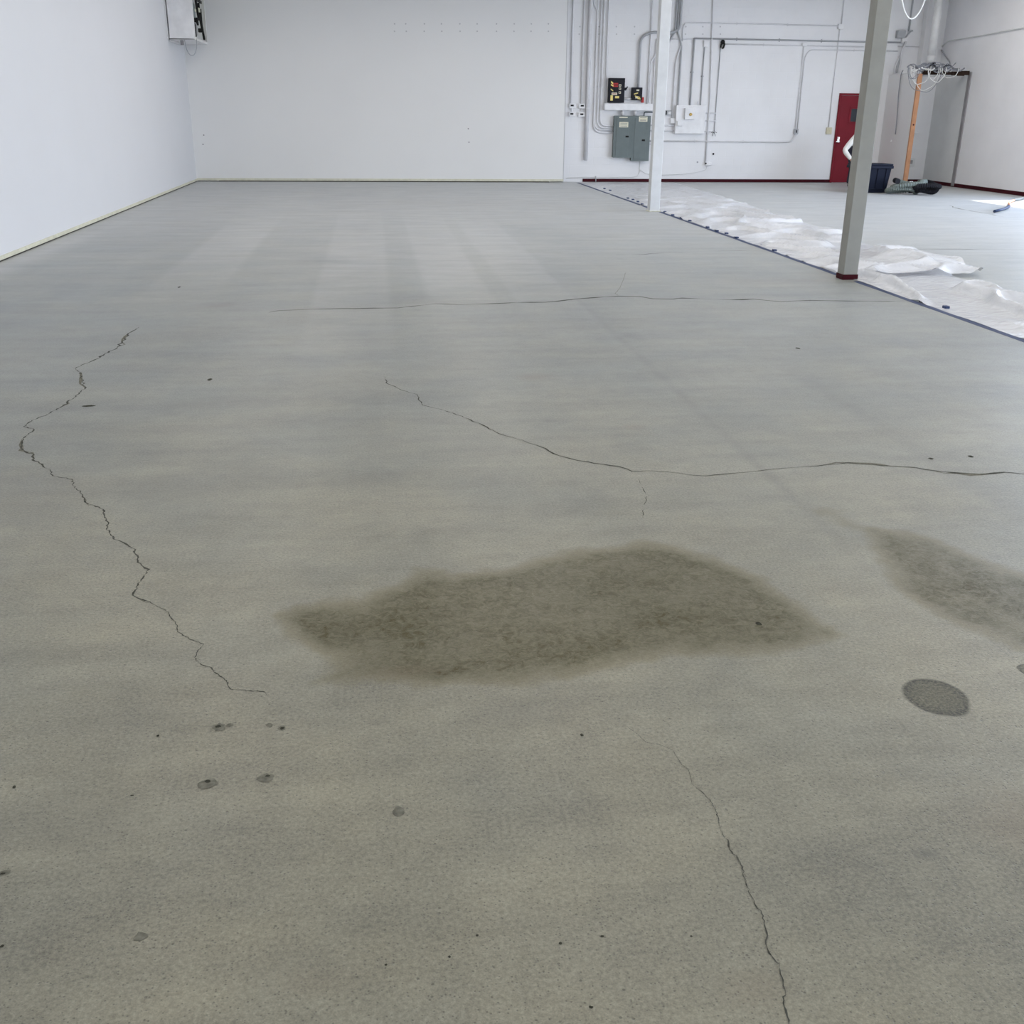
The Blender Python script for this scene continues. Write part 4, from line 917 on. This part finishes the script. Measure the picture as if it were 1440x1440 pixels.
MB().tube(L0[9:] + [c1 + Vector((.8, .9, .03))], 0.024, 8).build('dark_section', M_PANELD, t, smooth=True)

# ------------------------------------------------------------------ person bending behind the grey column
def skin_mesh(name, nodes, edges, material, parent, root=0, sub=1):
    org = Vector(parent.location)
    me_ = bpy.data.meshes.new(name); me_.from_pydata([tuple(Vector(p[:3]) - org) for p in nodes], edges, [])
    o = bpy.data.objects.new(name, me_); C.objects.link(o)
    md = o.modifiers.new('skin', 'SKIN'); md.use_smooth_shade = True
    for i, p in enumerate(nodes):
        s_ = me_.skin_vertices[0].data[i]; rr = p[3]
        s_.radius = rr if isinstance(rr, tuple) else (rr, rr); s_.use_root = (i == root)
    if sub: o.modifiers.new('sub', 'SUBSURF').levels = sub; o.modifiers['sub'].render_levels = sub
    bpy.context.view_layer.update()
    dg = bpy.context.evaluated_depsgraph_get()
    m2 = bpy.data.meshes.new_from_object(o.evaluated_get(dg)); m2.materials.clear(); m2.materials.append(material)
    for f in m2.polygons: f.use_smooth = True
    o.modifiers.clear(); o.data = m2; o.parent = parent; return o
PYB = 24.75; pc_ = WY(1211, 200, PYB).x
def pp(dx, dy, z, r): return (pc_ + dx, PYB + dy, z, r)
t = thing('person', (pc_, PYB, 0), 'person in white long-sleeved shirt and dark trousers, mostly hidden by the grey column', 'person')
body = [pp(0, .30, .88, .08), pp(0, .22, 1.0, .09), pp(0, .06, 1.08, .10), pp(0, -.06, 1.13, .075), pp(0, -.14, 1.22, .048), pp(0, -.18, 1.29, .075), pp(0, -.21, 1.36, .085),
        pp(-.20, -.04, 1.12, .06), pp(-.40, -.02, .84, .045), pp(-.27, -.2, .62, .03), pp(.19, -.04, 1.10, .06), pp(.24, -.06, .82, .045), pp(.18, -.2, .62, .03),
        pp(-.1, .28, .82, .08), pp(-.16, -.07, .50, .05), pp(-.15, .055, .09, .03), pp(-.16, -.12, .035, .035), pp(.1, .28, .82, .08), pp(.15, -.07, .50, .05), pp(.14, .055, .09, .03), pp(.15, -.12, .035, .035)]
edges = [(0, 1), (1, 2), (2, 3), (3, 4), (4, 5), (5, 6), (3, 7), (7, 8), (8, 9), (3, 10), (10, 11), (11, 12), (0, 13), (13, 14), (14, 15), (15, 16), (0, 17), (17, 18), (18, 19), (19, 20)]
for sgn, wi in ((-1, 9), (1, 12)):
    bx, by, bz = body[wi][0] - pc_, body[wi][1] - PYB, body[wi][2]
    k = len(body); body.append(pp(bx + sgn * -.02, by - .05, bz - .045, (.036, .018))); edges.append((wi, k))
    for j in range(4):
        o_ = (j - 1.5) * .019; ln = (.055, .068, .064, .05)[j]
        body.append(pp(bx - sgn * .02 + o_, by - .075, bz - .07, .009)); body.append(pp(bx - sgn * .02 + o_ * 1.3, by - .075, bz - .07 - ln * .6, .0085)); body.append(pp(bx - sgn * .02 + o_ * 1.4, by - .06, bz - .07 - ln, .007))
        q = len(body); edges += [(k, q - 3), (q - 3, q - 2), (q - 2, q - 1)]
    body.append(pp(bx - sgn * .055, by - .05, bz - .05, .011)); body.append(pp(bx - sgn * .075, by - .045, bz - .085, .009)); q = len(body); edges += [(k, q - 2), (q - 2, q - 1)]
skin_mesh('body', body, edges, M_SKIN, t)
skin_mesh('shirt', [pp(0, .30, .90, .12), pp(0, .21, 1.01, .145), pp(0, .06, 1.10, .16), pp(0, -.06, 1.155, .135), pp(0, -.115, 1.20, .078), pp(-.17, -.04, 1.135, .085), pp(-.30, -.03, .98, .075), pp(-.40, -.02, .84, .07), pp(-.335, -.11, .73, .055), pp(-.28, -.19, .64, .042), pp(.17, -.04, 1.12, .085), pp(.24, -.06, .82, .065), pp(.19, -.18, .65, .042)],
          [(0, 1), (1, 2), (2, 3), (3, 4), (3, 5), (5, 6), (6, 7), (7, 8), (8, 9), (3, 10), (10, 11), (11, 12)], M_SHIRT, t)
skin_mesh('chest_piece', [pp(0, -.075, .80, (.14, .03)), pp(0, -.10, .95, (.16, .04)), pp(0, -.10, 1.06, (.14, .04))], [(0, 1), (1, 2)], M_CHEST, t)  # flat dark green piece in front of the chest, below the arm
skin_mesh('trousers', [pp(0, .31, .88, .13), pp(-.11, .28, .82, .125), pp(-.165, -.08, .50, .092), pp(-.155, .05, .14, .07), pp(-.152, .055, .08, .07), pp(.11, .28, .82, .125), pp(.155, -.08, .50, .092), pp(.145, .05, .14, .07), pp(.142, .055, .08, .07)],
          [(0, 1), (1, 2), (2, 3), (3, 4), (0, 5), (5, 6), (6, 7), (7, 8)], M_TROUS, t)
for s_ in (-1, 1):
    skin_mesh('shoe', [pp(s_ * .15, .09, .055, .05), pp(s_ * .152, -.02, .05, .048), pp(s_ * .158, -.14, .04, .042)], [(0, 1), (1, 2)], M_INK, t)
skin_mesh('hair', [pp(0, -.105, 1.33, .062), pp(0, -.14, 1.395, .088), pp(0, -.195, 1.425, .072)], [(0, 1), (1, 2)], M_HAIR, t)
fc = MB()
for s_ in (-1, 1): fc.sphere((pc_ + s_ * .032, PYB - .270, 1.35), .010, 8)
fc.build('eyes', M_INK, t)
MB().prism([(pc_ - .013, 1.305), (pc_ + .013, 1.305), (pc_ + .005, 1.345), (pc_ - .005, 1.345)], 'y', PYB - .305, PYB - .26).build('nose', M_SKIN, t)
MB().bbox(pc_ - .025, pc_ + .025, PYB - .268, PYB - .24, 1.278, 1.288, .004).build('mouth', M_PRED, t)
for s_ in (-1, 1): MB().sphere((pc_ + s_ * .088, PYB - .2, 1.345), .028, 8, (.4, .7, 1.1)).build('ear', M_SKIN, t, smooth=True)
